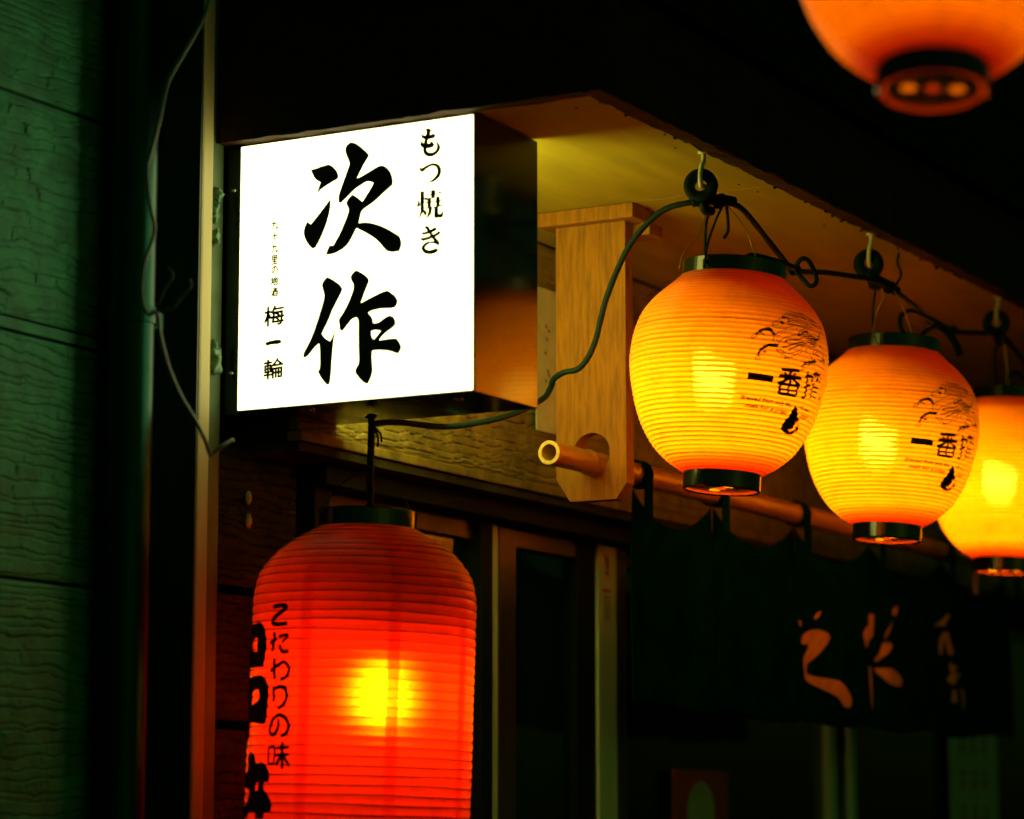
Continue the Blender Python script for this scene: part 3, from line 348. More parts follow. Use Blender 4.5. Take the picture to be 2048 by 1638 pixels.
# corner post: cream front flange and set-back flange coloured dark for its lack of direct light
bm = bmesh.new(); box_bm(bm, 2.9755, 3.0015, 2.120, 2.215, 0, 3.2, .004); post = link('corner_post', bm_mesh(bm), M['post'], B)
box('post_flange', 3.002, 3.044, 2.133, 2.215, 0, 3.2, M['post_back'], B, .003)
bm = bmesh.new(); box_bm(bm, 2.9725, 2.9752, 2.1215, 2.2035, 0, 3.2, 0); link('post_shade_sheet', bm_mesh(bm), M['post_side'], B)  # thin sheet whose dark colour stands for the post's unlit side
# pillar between post and door
for k, (z0, z1) in enumerate(((0, 1.10), (1.11, 1.40), (1.41, 1.69), (1.703, 1.869), (1.882, 2.068))):
    siding('siding_panel', 3.045, 3.240, z0, z1, 2.142, M['siding_dark'], B, 61+k, step=.0024 if k > 1 else .03, stepx=.003 if k > 1 else .03, depth=.0055)
def bolt(parent, x, y, z, r=.008):
    bm = bmesh.new(); bmesh.ops.create_uvsphere(bm, u_segments=10, v_segments=7, radius=r)
    for v in bm.verts: v.co.x *= .8*rng.uniform(.85, 1.15); v.co.y *= .5; v.co.z *= 1.25*rng.uniform(.85, 1.15); v.co += Vector((x, y, z))
    return link('bolt_cap', bm_mesh(bm), M['hook'], parent, True)
bolt(B, 3.113, 2.134, 2.000); bolt(B, 3.114, 2.134, 1.969)
# lintel with embossed siding and a ledge trim
for k, (x0, x1) in enumerate(((3.122, 4.03), (4.034, 4.94), (4.944, 5.85), (5.854, 7.6))):
    siding('siding_panel', x0, x1, 2.089, 2.4665, 2.064, M['siding_brown'], B, 91+k, step=.0026, stepx=.0036 if k < 2 else .012, row=.0115, length=.085, depth=.0034)
box('lintel', 3.124, 7.6, 2.0765, 2.222, 2.072, 2.4660, M['siding_dark'], B, .001)
bm = bmesh.new(); box_bm(bm, 3.116, 7.6, 2.0525, 2.0755, 2.073, 2.0865, .0025); link('lintel_ledge', bm_mesh(bm), M['siding_brown'], B)
box('lintel_ledge', 3.118, 7.6, 2.058, 2.150, 2.0595, 2.0715, M['siding_dark'], B, .002)
# door surround and sliding doors
box('door_header', 3.24, 7.6, 2.092, 2.20, 2.030, 2.0585, M['darkframe'], B, .002)
box('door_jamb', 3.243, 3.281, 2.112, 2.22, 0, 2.0295, M['darkframe'], B, .002)
box('door_jamb', 3.2815, 3.300, 2.122, 2.22, 0, 2.0290, M['bronze'], B, .0015)
def door(panes, stiles, y, zt, label):
    d = bpy.data.objects.new('sliding_door', None); COL.objects.link(d); d.parent = B; d['label'] = label
    for x0, x1 in panes:
        box('pane', x0, x1, y+.012, y+.018, .30, zt-.03, M['glass'], d, 0)
        box('rail', x0, x1, y, y+.03, zt-.030, zt, M['bronze'], d, .002)
        box('rail', x0, x1, y, y+.03, .05, .30, M['bronze'], d, .002)
    for x0, x1, mm, dy in stiles: box('stile', x0, x1, y-dy, y+.032, .03, zt, M[mm], d, .002)
    return d
dA = door([(3.3015, 3.764)], [(3.765, 3.796, 'alu', .004), (3.7265, 3.7615, 'darkframe', .014)], 2.138, 2.0295, 'left glazed sliding door behind the red lantern')
dB = door([(3.8575, 4.061)], [(3.8035, 3.857, 'bronze', .002), (4.0615, 4.1290, 'darkframe', .001), (4.1295, 4.196, 'alu', .006), (4.1965, 4.237, 'bronze', .003)], 2.138, 2.0295, 'narrow glazed sliding door with a sticker on its pale stile')
dC = door([(4.262, 5.138), (5.172, 5.238), (5.272, 7.5)], [(4.246, 4.2615, 'alu', .002), (5.139, 5.171, 'alu', .004), (5.239, 5.271, 'alu', .004)], 2.152, 2.0295, 'dim glazed sliding doors behind the noren curtain')
# stickers on the pale stile
st = box('sticker', 4.141, 4.169, 2.1300, 2.1315, 1.972, 2.020, M['paper_note'], dB, 0); st['label'] = 'yellowed sticker with a dark scrawl'
V, Fc = [], []
for pts in ([(4.148, 2.014), (4.152, 2.004), (4.160, 2.000), (4.156, 1.990)], [(4.160, 2.012), (4.153, 1.998), (4.158, 1.984), (4.162, 1.978)], [(4.148, 1.984), (4.154, 1.980)]):
    v, f = ribbon_vf(pts, .004, len(V)); V += v; Fc += f
link('sticker_print', mesh([(a, 2.1294, b) for a, b in V], Fc), M['ink'], dB)
box('sticker', 4.143, 4.168, 2.1300, 2.1315, 1.951, 1.956, M['red_print'], dB, 0)
box('sticker', 4.143, 4.168, 2.1300, 2.1315, 1.905, 1.947, M['paper_green'], dB, 0)
# dark room behind the glass
bm = bmesh.new(); box_bm(bm, 3.15, 7.7, 4.2, 4.3, 0, 2.6, 0); box_bm(bm, 3.05, 3.149, 2.46, 4.3, 0, 2.6, 0); box_bm(bm, 7.701, 7.8, 2.46, 4.3, 0, 2.6, 0); link('room_wall', bm_mesh(bm), M['room'], B)
# notices
n1 = box('paper_notice', 3.775, 3.865, 2.0545, 2.0560, 2.170, 2.395, M['paper_note'], None, 0); tag(n1, 'cream paper notice on the lintel siding behind the wooden bracket', 'notice')
V, Fc = [], []
for a, b in ((3.803, 2.338), (3.812, 2.332), (3.806, 2.318), (3.801, 2.296), (3.809, 2.268), (3.812, 2.262), (3.802, 2.252)):
    V, Fc = ribbon_vf([(a, b), (a+.004, b-.005)], .004, 0)
    link('spot', mesh([(a, 2.0539, b) for a, b in V], Fc), M['ink'], n1)
pr = thing('poster', (4.55, 2.148, 1.5), 'dark red poster with a pale green disc on the door glass', 'poster')
box('sheet', 4.436, 4.665, 2.1475, 2.1490, 1.36, 1.667, M['red_print'], pr, 0)
bm = bmesh.new(); bmesh.ops.create_circle(bm, cap_ends=True, segments=40, radius=.056, matrix=Matrix.Translation((4.548, 2.1469, 1.592)) @ Matrix.Rotation(math.pi/2, 4, 'X')); link('disc', bm_mesh(bm), M['paper_green'], pr)
pn = thing('notice', (6.0, 2.12, 1.6), 'pale notice with faint red writing at the far end of the doors', 'notice')
box('sheet', 5.80, 6.10, 2.1475, 2.1490, 1.40, 1.835, M['paper_green'], pn, 0)
for r_ in range(3):
    for c_ in range(3):
        V, Fc = [], []
        cx, cz = 5.88+c_*.07, 1.745-r_*.075
        for q in ([(cx-.02, cz+.02), (cx+.02, cz+.018)], [(cx, cz+.03), (cx-.004, cz-.025)], [(cx-.022, cz-.004), (cx+.022, cz-.002)]):
            v, f = ribbon_vf(q, .007, len(V)); V += v; Fc += f
        link('print', mesh([(a, 2.1469, b) for a, b in V], Fc), M['red_print'], pn)
# eave
for x0, x1 in ((3.048, 3.6195), (3.6205, 4.52), (4.5215, 5.43), (5.4315, 7.6)): box('soffit_panel', x0, x1, 1.5805, 2.0615, 2.4690, 2.481, M['soffit'], B, .0006)
for x0 in (3.10, 3.35, 3.60, 3.64, 3.9, 4.2, 4.5):
    for yy in (1.62, 1.98):
        bm = bmesh.new(); bmesh.ops.create_uvsphere(bm, u_segments=8, v_segments=5, radius=.0022, matrix=Matrix.Translation((x0+rng.uniform(-.01, .01), yy+rng.uniform(-.01, .01), 2.4688)) @ Matrix.Diagonal((1, 1, .4, 1))); link('nail', bm_mesh(bm), M['darkframe'], B)
def rough_board(name, x0, x1, y0, y1, z0, z1, m, parent, axis):
    """a board whose lower arris is chipped and ragged"""
    bm = bmesh.new(); box_bm(bm, x0, x1, y0, y1, z0, z1, .0012)
    L = (x1-x0) if axis == 0 else (y1-y0); cuts = int(L/.02)
    for k in range(1, cuts):
        c = (x0 if axis == 0 else y0)+L*k/cuts
        co = Vector((c, 0, 0)) if axis == 0 else Vector((0, c, 0)); no = Vector((1, 0, 0)) if axis == 0 else Vector((0, 1, 0))
        bmesh.ops.bisect_plane(bm, geom=bm.verts[:]+bm.edges[:]+bm.faces[:], plane_co=co, plane_no=no)
    for v in bm.verts:
        if v.co.z < z0+.004: v.co.z += rng.uniform(-.0016, .0014); v.co.y += rng.uniform(-.0022, .0022)
    return link(name, bm_mesh(bm), m, parent)
rough_board('fascia_board', 3.024, 7.6, 1.5555, 1.5800, 2.4655, 2.609, M['fascia'], B, 0)
rough_board('fascia_board', 3.024, 3.0475, 1.5805, 2.19, 2.4665, 2.609, M['fascia'], B, 1)
bm = bmesh.new()
vs8 = [bm.verts.new(p) for p in ((3.0, 1.53, 2.610), (7.6, 1.53, 2.610), (7.6, 2.2215, 2.83), (3.0, 2.2215, 2.83), (3.0, 1.53, 2.626), (7.6, 1.53, 2.626), (7.6, 2.2215, 2.846), (3.0, 2.2215, 2.846))]
for f in ((0, 1, 2, 3), (4, 5, 6, 7), (0, 1, 5, 4), (1, 2, 6, 5), (2, 3, 7, 6), (3, 0, 4, 7)): bm.faces.new([vs8[i] for i in f])
link('eave_roof', bm_mesh(bm), M['roof'], B)
bm = bmesh.new(); vs3 = [bm.verts.new(p) for p in ((3.026, 1.582, 2.6092), (3.026, 2.19, 2.6092), (3.026, 2.19, 2.815), (3.040, 1.582, 2.6092), (3.040, 2.19, 2.6092), (3.040, 2.19, 2.815))]
for f in ((0, 1, 2), (5, 4, 3), (0, 3, 4, 1), (1, 4, 5, 2), (2, 5, 3, 0)): bm.faces.new([vs3[i] for i in f])
link('gable_board', bm_mesh(bm), M['fascia'], B)

bm = bmesh.new()
for k in range(46):
    x = 3.06+rng.random()**1.3*1.9; r = rng.uniform(.0008, .0030)
    mt = Matrix.Translation((x, 1.5815+rng.uniform(-.002, .006), 2.4675+rng.uniform(-.002, .001))) @ Matrix.Rotation(rng.uniform(0, 3), 4, 'Z') @ Matrix.Diagonal((rng.uniform(.8, 2.6), rng.uniform(.6, 1.3), rng.uniform(.5, 1.2), 1))
    bmesh.ops.create_icosphere(bm, subdivisions=1, radius=r, matrix=mt)
for v in bm.verts: v.co += Vector((rng.uniform(-1, 1), rng.uniform(-1, 1), rng.uniform(-1, 1)))*.0005
tag(link('dust_clumps', bm_mesh(bm), M['darkframe'], B), kind='stuff')
# ------------------------------------------------------------------ downpipe
D = thing('downpipe', (2.8810, 2.1660, 0), 'dark green round downpipe with a strap clamp beside the corner post', 'downpipe')
me = lathe_me([(.035, .0), (.035, 3.3)], 40); link('pipe', me, M['pipe'], D, True, False)
for zc in (2.212, .9):
    me = lathe_me([(.0354, zc-.011), (.0372, zc-.011), (.0372, zc+.011), (.0354, zc+.011)], 40, True); link('clamp', me, M['pipe'], D, False, False)
box('clamp_lug', 2.9125, 2.938, 2.150, 2.156, 2.201, 2.223, M['pipe'], D, .001)
box('clamp_lug', 2.9125, 2.938, 2.159, 2.165, 2.201, 2.223, M['pipe'], D, .001)
tag(tube('cable', CB['LEFTC'], .0026, M['greycable'], None, 8, 8), 'thin grey cable drooping down the downpipe and over the corner post', 'cable')
tw = thing('tie_wire', CB['TIEA'][0], 'frayed twist of wire with two loose ends tied at the downpipe clamp', 'wire')
tube('strand', CB['TIEA'], .0011, M['greycable'], tw, 6, 8, .3); tube('strand', CB['TIEB'], .0012, M['greycable'], tw, 6, 8, .3)

# ------------------------------------------------------------------ box sign
S = thing('box_sign', (3.13, 1.927, 2.107), 'glowing white box sign with large black brush characters, projecting under the eave', 'sign')
y0, y1, z0, z1 = 1.7475, 2.1065, 2.1055, 2.4645
box('housing', 3.0465, 3.2145, y0, y1, z0, z1, M['housing'], S, .0015)
for sx, st_, mk in ((3.0440, .002, 'signface'), (3.2147, .0004, 'signback')):
    bm = bmesh.new(); box_bm(bm, sx, sx+st_, y0+.0015, y1-.0005, z0+.0015, z1-.0015, 0); link('lit_panel', bm_mesh(bm), M[mk], S)
box('mount_plate', 3.0475, 3.20, y1+.0003, 2.1305, z0-.004, z1, M['housing'], S, .001)
def sign_print(V, Fc):
    return mesh([(3.0428, 2.104-u/1000, 2.107+v/1000) for u, v in V], Fc)
for ci, ch in enumerate(SIGN_ART):
    V, Fc = [], []
    for loops in ch:
        if ci > 1: loops = [dilate(l, .50) for l in loops]
        v, f = poly_vf(loops, len(V), 3); V += v; Fc += f
    link('lettering', sign_print(V, Fc), M['ink'], S)
for ch, u, v, w, h in SIGN_FONT:
    big = w > 20
    V0, F0 = text_vf(ch, .012 if big else .0)
    sl = fit(V0, 0, 0, w*(.95 if big else 1.12), h*(.95 if big else 1.08)); V, Fc = [], []; q = .52 if big else .60
    for dx, dy in ((-q, 0), (q, 0), (0, q*.8), (0, -q*.8), (0, 0)):      # brush weight
        n0 = len(V); V += [(u+a+dx, v+b+a*.06+dy) for a, b in sl]; Fc += [tuple(i+n0 for i in t) for t in F0]
    link('lettering', sign_print(V, Fc), M['ink'], S)
def screw(x, y, z, parent, r=.0052):
    bm = bmesh.new(); bmesh.ops.create_uvsphere(bm, u_segments=12, v_segments=8, radius=r)
    for vv in bm.verts: vv.co.z *= .6; vv.co += Vector((x, y, z))
    return link('screw', bm_mesh(bm), M['screw'], parent, True)
screw(3.070, 2.007, z0-.001, S); screw(3.085, 1.793, z0-.001, S)
screw(3.0465, 2.1185, 2.158, S, .004); screw(3.0465, 2.1185, 2.405, S, .004)
def lump(x, y, z, sx, sy, sz, seed):
    bm = bmesh.new(); bmesh.ops.create_icosphere(bm, subdivisions=3, radius=1)
    r = random.Random(seed); ph = [r.uniform(0, 6) for _ in range(6)]
    for v in bm.verts:
        c = v.co; k = 1+.22*math.sin(5*c.z+ph[0])*math.cos(4*c.x+ph[1])+.15*math.sin(9*c.z+ph[2]+3*c.y)
        v.co = Vector((x+c.x*k*sx, y+c.y*k*sy, z+c.z*k*sz))
    return link('caulk', bm_mesh(bm), M['caulk'], B, True)
lump(3.020, 2.128, 2.395, .008, .009, .010, 1); lump(3.016, 2.129, 2.372, .007, .007, .016, 2); lump(3.019, 2.128, 2.338, .006, .006, .012, 3)
lump(3.022, 2.127, 2.172, .010, .008, .018, 4); lump(3.022, 2.130, 2.19, .006, .006, .010, 5)

# ------------------------------------------------------------------ wooden bracket and bamboo pole
K = thing('wooden_bracket', (3.64, 1.885, 2.04), 'pale timber bracket board with chamfered foot and a round hole, hung from the eave', 'bracket')
pl = [(1.9427, 2.446), (1.9427, 2.0690), (1.9204, 2.0357), (1.8450, 2.0353), (1.8278, 2.0583), (1.8278, 2.446)]
hole = [(1.8845+.0300*math.cos(-2*math.pi*k/40), 2.1050+.0300*math.sin(-2*math.pi*k/40)) for k in range(40)]
L = [[Vector((a, b, 0)) for a, b in pl], [Vector((a, b, 0)) for a, b in hole]]
tr = tessellate_polygon(L); pts = pl+hole; n = len(pts)
V = [(3.630, a, b) for a, b in pts]+[(3.6545, a, b) for a, b in pts]; Fc = [tuple(t) for t in tr]+[tuple(i+n for i in t[::-1]) for t in tr]
for a0, cnt in ((0, len(pl)), (len(pl), 40)):
    for k in range(cnt): Fc.append((a0+k, a0+(k+1) % cnt, n+a0+(k+1) % cnt, n+a0+k))
bm = bmesh.new(); mm_ = mesh(V, Fc); bm.from_mesh(mm_); bpy.data.meshes.remove(mm_); bmesh.ops.recalc_face_normals(bm, faces=bm.faces[:]); link('board', bm_mesh(bm), M['plank'], K)
box('crosspiece', 3.613, 3.672, 1.8067, 1.9650, 2.4465, 2.4685, M['plank'], K, .002)
box('batten', 3.656, 3.700, 1.800, 1.93, 2.428, 2.446, M['plank'], K, .002)
P_ = thing('bamboo_pole', (5.0, 1.878, 2.088), 'bamboo pole through the wooden bracket, carrying the dark curtain', 'pole')
px0, px1, by, bz, br = 3.487, 6.6, 1.878, 2.0885, .0172
nodes = [3.604, 3.93, 4.385, 4.84, 5.3, 5.8, 6.3]
prof = []; x = px0
while x < px1:
    d = min(abs(x-q) for q in nodes); rr = br*(1+.09*math.exp(-(d/.006)**2)-.03*math.exp(-((d-.012)/.006)**2)); prof.append((rr, x)); x += .004
me = lathe_me([(br*.70, px0+.09), (br*.70, px0+.0005)]+[(br*.74, px0), (br*.97, px0)]+prof+[(.001, px1)], 32)
me.transform(Matrix.Translation((0, by, bz)) @ Matrix.Rotation(math.pi/2, 4, 'Y'))
link('cane', me, M['bamboo'], P_, True)
me = lathe_me([(br*.70, px0-.0008), (br*.99, px0-.0008), (br*.99, px0+.001), (br*.70, px0+.001)], 32, True); me.transform(Matrix.Translation((0, by, bz)) @ Matrix.Rotation(math.pi/2, 4, 'Y')); link('cut_end', me, M['bamboo_cut'], P_)
# ------------------------------------------------------------------ noren curtain
NR = thing('noren_curtain', (4.6, 1.878, 1.75), 'dark indigo noren curtain with orange brush characters, looped on the bamboo pole', 'curtain')
loops_x = [3.765, 4.040, 4.367, 4.705, 5.06, 5.43]
def fold(x, z, k):
    f = min(1, max(0, (2.05-z)/.2))
    return by+.0015+.0042*f*math.sin(19*x+1.3*k+2*z)+.0028*f*math.sin(43*x+k*2.1-6*z)+.002*math.sin(11*z+5*x)
def panel(k, x0, x1):
    nx, nz = 44, 40; V, Fc = [], []
    for j in range(nz+1):
        for i in range(nx+1):
            u = i/nx; v = j/nz
            sag = .048*(math.sin(math.pi*u)**.8); zt = 2.066-sag; zb = 1.742+.006*math.sin(5*u+k)
            z = zt+(zb-zt)*v; flare = .010*v
            xx = x0-flare*(1-u)+(x1-x0+flare)*u+.004*math.sin(9*z+k)
            V.append((xx, fold(xx, z, k), z))
    for j in range(nz):
        for i in range(nx): a = j*(nx+1)+i; Fc.append((a, a+1, a+nx+2, a+nx+1))
    o = link('panel', mesh(V, Fc), M['cloth'], NR, True); md = o.modifiers.new('thickness', 'SOLIDIFY'); md.thickness = .0012; md.offset = 1; return o
for k in range(5):
    panel(k, loops_x[k]-.012+(.004 if k else 0), loops_x[k+1]-.014)
for lx in loops_x:
    me = lathe_me([(.0195, -.014), (.0212, -.014), (.0212, .014), (.0195, .014)], 28, True); me.transform(Matrix.Translation((lx, by, bz)) @ Matrix.Rotation(math.pi/2, 4, 'Y') ); link('loop', me, M['cloth'], NR, True)
    box('strap', lx-.013, lx+.013, by-.0205, by-.0180, 2.025, 2.084, M['cloth'], NR, .0005)
for pts in NOREN:
    v, f = poly_vf([pts], 0, 3)
    bm = bmesh.new(); bv = [bm.verts.new((a/1000, 0, b/1000)) for a, b in v]
    for t in f:
        try: bm.faces.new([bv[i] for i in t])
        except ValueError: pass
    for ax, lo, hi in ((0, min(a for a, b in v), max(a for a, b in v)), (2, min(b for a, b in v), max(b for a, b in v))):
        c = lo+8
        while c < hi:
            bmesh.ops.bisect_plane(bm, geom=bm.verts[:]+bm.edges[:]+bm.faces[:], plane_co=Vector((c/1000 if ax == 0 else 0, 0, c/1000 if ax == 2 else 0)), plane_no=Vector((1, 0, 0) if ax == 0 else (0, 0, 1))); c += 8
    cx = sum(a for a, b in v)/len(v)/1000; k = max(0, sum(1 for q in loops_x if q < cx)-1)
    for vv in bm.verts: vv.co.y = fold(vv.co.x, vv.co.z, k)-.0022
    link('brush_mark', bm_mesh(bm), M['cloth_print'], NR)

# ------------------------------------------------------------------ round yellow lanterns
LH = .267
LP = [(0, .255), (.05, .305), (.1, .36), (.15, .407), (.2, .442), (.3, .479), (.4, .493), (.5, .49), (.6, .471), (.7, .444), (.8, .40), (.9, .328), (.95, .27), (1, .19)]
lt = np.array([a for a, _ in LP]); lr = np.array([b for _, b in LP])*LH
def smooth_interp(t):
    t = np.asarray(t, float)
    m = np.gradient(lr, lt); k = np.clip(np.searchsorted(lt, t)-1, 0, len(lt)-2)
    hh = lt[k+1]-lt[k]; s = np.clip((t-lt[k])/hh, 0, 1)
    return (2*s**3-3*s**2+1)*lr[k]+(s**3-2*s**2+s)*hh*m[k]+(-2*s**3+3*s**2)*lr[k+1]+(s**3-s**2)*hh*m[k+1]
tt = np.linspace(0, 1, 900); rr_ = smooth_interp(tt); zz_ = LH*(.5-tt)
arc = np.concatenate([[0], np.cumsum(np.hypot(np.diff(rr_), np.diff(zz_)))]); NRIB = 48
rib = np.abs(np.sin(np.pi*arc/arc[-1]*NRIB))*.0030
nr = np.stack([-np.gradient(zz_), np.gradient(rr_)], 1); nr /= np.linalg.norm(nr, axis=1)[:, None]; nr[:, 0] = np.abs(nr[:, 0])
RR = rr_+rib*nr[:, 0]
def lantern_r(z): return float(np.interp(LH*.5-z, LH*tt, RR))
sel = np.linspace(0, 899, NRIB*7+1).astype(int)
def wrap_print(V, Fc, radius, zstep, off, seglen):
    """V: (phi degrees, height mm) laid on the lamp body, cut finely enough to follow its ribs"""
    bm = bmesh.new(); bv = [bm.verts.new((math.radians(a), 0, b/1000)) for a, b in V]
    for t in Fc:
        try: bm.faces.new([bv[i] for i in t])
        except ValueError: pass
    for ax, st_ in ((2, zstep), (0, seglen)):
        cs = [v.co[ax] for v in bm.verts]; c = math.ceil(min(cs)/st_)*st_; hi = max(cs)
        while c < hi:
            bmesh.ops.bisect_plane(bm, geom=bm.verts[:]+bm.edges[:]+bm.faces[:], plane_co=Vector((c, 0, 0) if ax == 0 else (0, 0, c)), plane_no=Vector((1, 0, 0) if ax == 0 else (0, 0, 1))); c += st_
    for v in bm.verts:
        r = radius(v.co.z)+off; v.co = Vector((r*math.cos(v.co.x), r*math.sin(v.co.x), v.co.z))
    me = bpy.data.meshes.new('m'); bm.to_mesh(me); bm.free(); return me
HV = Vector((math.cos(YAW), math.sin(YAW), 0))      # level viewing direction, only the axis about which the lanterns swing
LG = 'round yellow lanterns strung along the eave'
def make_lantern(loc, tilt, label):
    T = thing('round_lantern', loc, label, 'lantern', LG, Quaternion(HV, math.radians(tilt)))
    link('shell', lathe_me([(float(RR[i]), float(zz_[i]+rib[i]*nr[i, 1]*(1 if zz_[i] > 0 else 1))) for i in sel], 112), M['shell'], T, True, False)
    t0 = LH/2; b0 = -LH/2
    link('top_ring', lathe_me([(.0685, t0-.003), (.0700, t0-.002), (.0700, t0+.0195), (.0680, t0+.021), (.0665, t0+.0195), (.0665, t0-.003)], 72, True), M['black'], T, False, False)
    link('bottom_ring', lathe_me([(.0505, b0+.002), (.0525, b0+.001), (.0525, b0-.0225), (.0512, b0-.0245), (.0495, b0-.0230), (.0495, b0+.002)], 72, True), M['black'], T, False, False)
    link('top_lid', lathe_me([(.0002, t0+.0135), (.0300, t0+.0135), (.0666, t0+.0100)], 48), M['black'], T, False, False)
    va = math.atan2(-math.cos(YAW), math.sin(YAW))-math.radians(70)
    vc = [(.0225*q*math.cos(va), .0225*q*math.sin(va)) for q in (-1, 1)]
    circ = lambda cx, cy_, r, n_: [Vector((cx+r*math.cos(2*math.pi*k/n_), cy_+r*math.sin(2*math.pi*k/n_), 0)) for k in range(n_)]
    lp = [circ(0, 0, .0430, 48)]+[circ(cx, cy_, .0080, 20) for cx, cy_ in vc]
    tr_ = tessellate_polygon(lp); zl = b0-.0200
    link('bottom_lid', mesh([(q.x, q.y, zl) for l in lp for q in l], [tuple(t) for t in tr_]), M['lid'], T, False, False)
    link('lid_rim', lathe_me([(.0432, zl-.0005), (.0450, zl-.0026), (.0480, zl-.0030), (.0494, zl-.0010), (.0494, zl+.0015), (.0432, zl+.0010)], 56, True), M['lid'], T, True, False)
    link('lid_boss', lathe_me([(.0002, zl-.0022), (.0062, zl-.0020), (.0070, zl-.0003)], 20), M['lid'], T, True, False)
    for cx, cy_ in vc:
        me = lathe_me([(.0002, zl-.0016), (.0060, zl-.0014), (.0079, zl)], 20); me.transform(Matrix.Translation((cx, cy_, 0))); link('vent_cap', me, M['shell'], T, True, False)
    # bulb hangs inside, a little to the viewer's left of the axis
    bo = Vector((-math.sin(YAW), math.cos(YAW), 0))*.016
    bd = Vector((0, 0, .85))+Vector((math.sin(YAW), -math.cos(YAW), 0))*.34-HV*.10
    bq = Matrix.Translation(bo) @ Vector((0, 0, 1)).rotation_difference(bd).to_matrix().to_4x4()
    me = lathe_me([(.026*math.sin(a), -.026*math.cos(a)) for a in np.linspace(.03, 1.95, 16)], 28)
    me.transform(bq); link('bulb', me, M['bulb'], T, True, False)
    me = lathe_me([(.0242, .0085), (.0320, .0100), (.0230, .042), (.0215, .044), (.0225, .082), (.0190, .086), (.001, .086)], 24); me.transform(bq); link('lamp_socket', me, M['black'], T, True, False)
    tube('lamp_cord', [tuple(bq @ Vector((0, 0, .085))), tuple(bq @ Vector((0, 0, .10))), (.0, .0, LH/2+.01), (0, 0, LH/2+.03)], .003, M['black'], T, 8, 6, world=False)
    # unseen vinyl cones added to dim the glow towards both necks
    for h_, r_ in ((.018, .0525), (.029, .0545), (.040, .0570), (.052, .0600)):
        link('neck_dimmer', lathe_me([(r_-.010, b0+.003), (r_-.007, b0+h_*.5), (r_, b0+h_)], 64), M['dimmer'], T, True, False)
    link('neck_dimmer', lathe_me([(.0660, t0-.004), (.0720, t0-.016), (.0830, t0-.030)], 64), M['dimmer'], T, True, False)
    # the grooves between the ribs hold a wire each
    V, Fc = [], []
    for j in range(1, NRIB):
        i = int(np.searchsorted(arc, arc[-1]*j/NRIB)); base = len(V); r0, z0_ = float(RR[i]), float(zz_[i]); sg = 4
        for k in range(96):
            a = 2*math.pi*k/96
            for q in range(sg): aa = 2*math.pi*(q+.5)/sg; V.append(((r0+.0005*math.cos(aa))*math.cos(a), (r0+.0005*math.cos(aa))*math.sin(a), z0_+.0005*math.sin(aa)))
        for k in range(96):
            for q in range(sg): Fc.append((base+k*sg+q, base+((k+1) % 96)*sg+q, base+((k+1) % 96)*sg+(q+1) % sg, base+k*sg+(q+1) % sg))
    tag(link('rib_wires', mesh(V, Fc), M['groove'], T, True, False), kind='stuff')
    # seam strip on the rings
    # printing
    for loop in LAN_POLY:
        V, Fc = poly_vf([loop], 0, 3)
        link('printed_mark', wrap_print(V, Fc, lantern_r, .0009, .0007, math.radians(2.5)), M['ink'], T, False, False)
    V, Fc = [], []; R0 = 131.0
    for w, pts in LAN_STROKE:
        k = math.radians(1)*118
        v, f = ribbon_vf([(a*k, b) for a, b in pts], max(w, 1.0) if w < 2 else w*1.18, len(V), 4, .8 if w > 2 else .7)
        V += [(a/k, b) for a, b in v]; Fc += f
    link('printed_emblem', wrap_print(V, Fc, lantern_r, .0009, .0009, math.radians(2.5)), M['ink'], T, False, False)
    V, Fc = [], []
    for s, (p, q) in LAN_TEXT:
        v, f = text_vf(s, .03, .35); x0 = min(a for a, b in v); x1 = max(a for a, b in v)
        hgt = 5.4
        for a, b in v:
            t = (a-x0)/(x1-x0); V.append((p[0]+(q[0]-p[0])*t, p[1]+(q[1]-p[1])*t+(b)*hgt/.72))
        n0 = len(V)-len(v); Fc += [tuple(i+n0 for i in t) for t in f]
    link('printed_text', wrap_print(V, Fc, lantern_r, .0011, .0009, math.radians(4)), M['ink'], T, False, False)
    return T
def copy_thing(src, loc, tilt, spin, label, lean=0):
    c = src.copy(); COL.objects.link(c); c.location = loc; c['label'] = label
    c.rotation_quaternion = Quaternion(Vector((math.sin(YAW), -math.cos(YAW), 0)), math.radians(-lean)) @ Quaternion(HV, math.radians(tilt)) @ Quaternion((0, 0, 1), math.radians(spin))
    for ch in src.children:
        d = ch.copy(); COL.objects.link(d); d.parent = c
        for g2 in ch.children:
            e = g2.copy(); COL.objects.link(e); e.parent = d
    return c
L1 = make_lantern((3.4455, 1.58, 2.1685), 3.9, 'nearest round yellow lantern on the eave string, in front of the wooden bracket')
L2 = copy_thing(L1, (4.040, 1.58, 2.1555), 3.3, -1.5, 'second round yellow lantern along the eave string, overlapping the first and third')
L3 = copy_thing(L1, (4.577, 1.58, 2.150), 3.2, 34, 'third, farthest round yellow lantern, cut off by the right edge')
L4 = copy_thing(L1, (2.4313, .8999, 2.3860), 2.0, 70, 'large blurred orange lantern at the top right corner, nearest of all', 9)

M['dim_bulb'] = emit('dim_warm_bulb', (1.0, .62, .20), BULB*.27)
for ch in L4.children:
    if ch.name.startswith('bulb'): ch.material_slots[0].link = 'OBJECT'; ch.material_slots[0].material = M['dim_bulb']
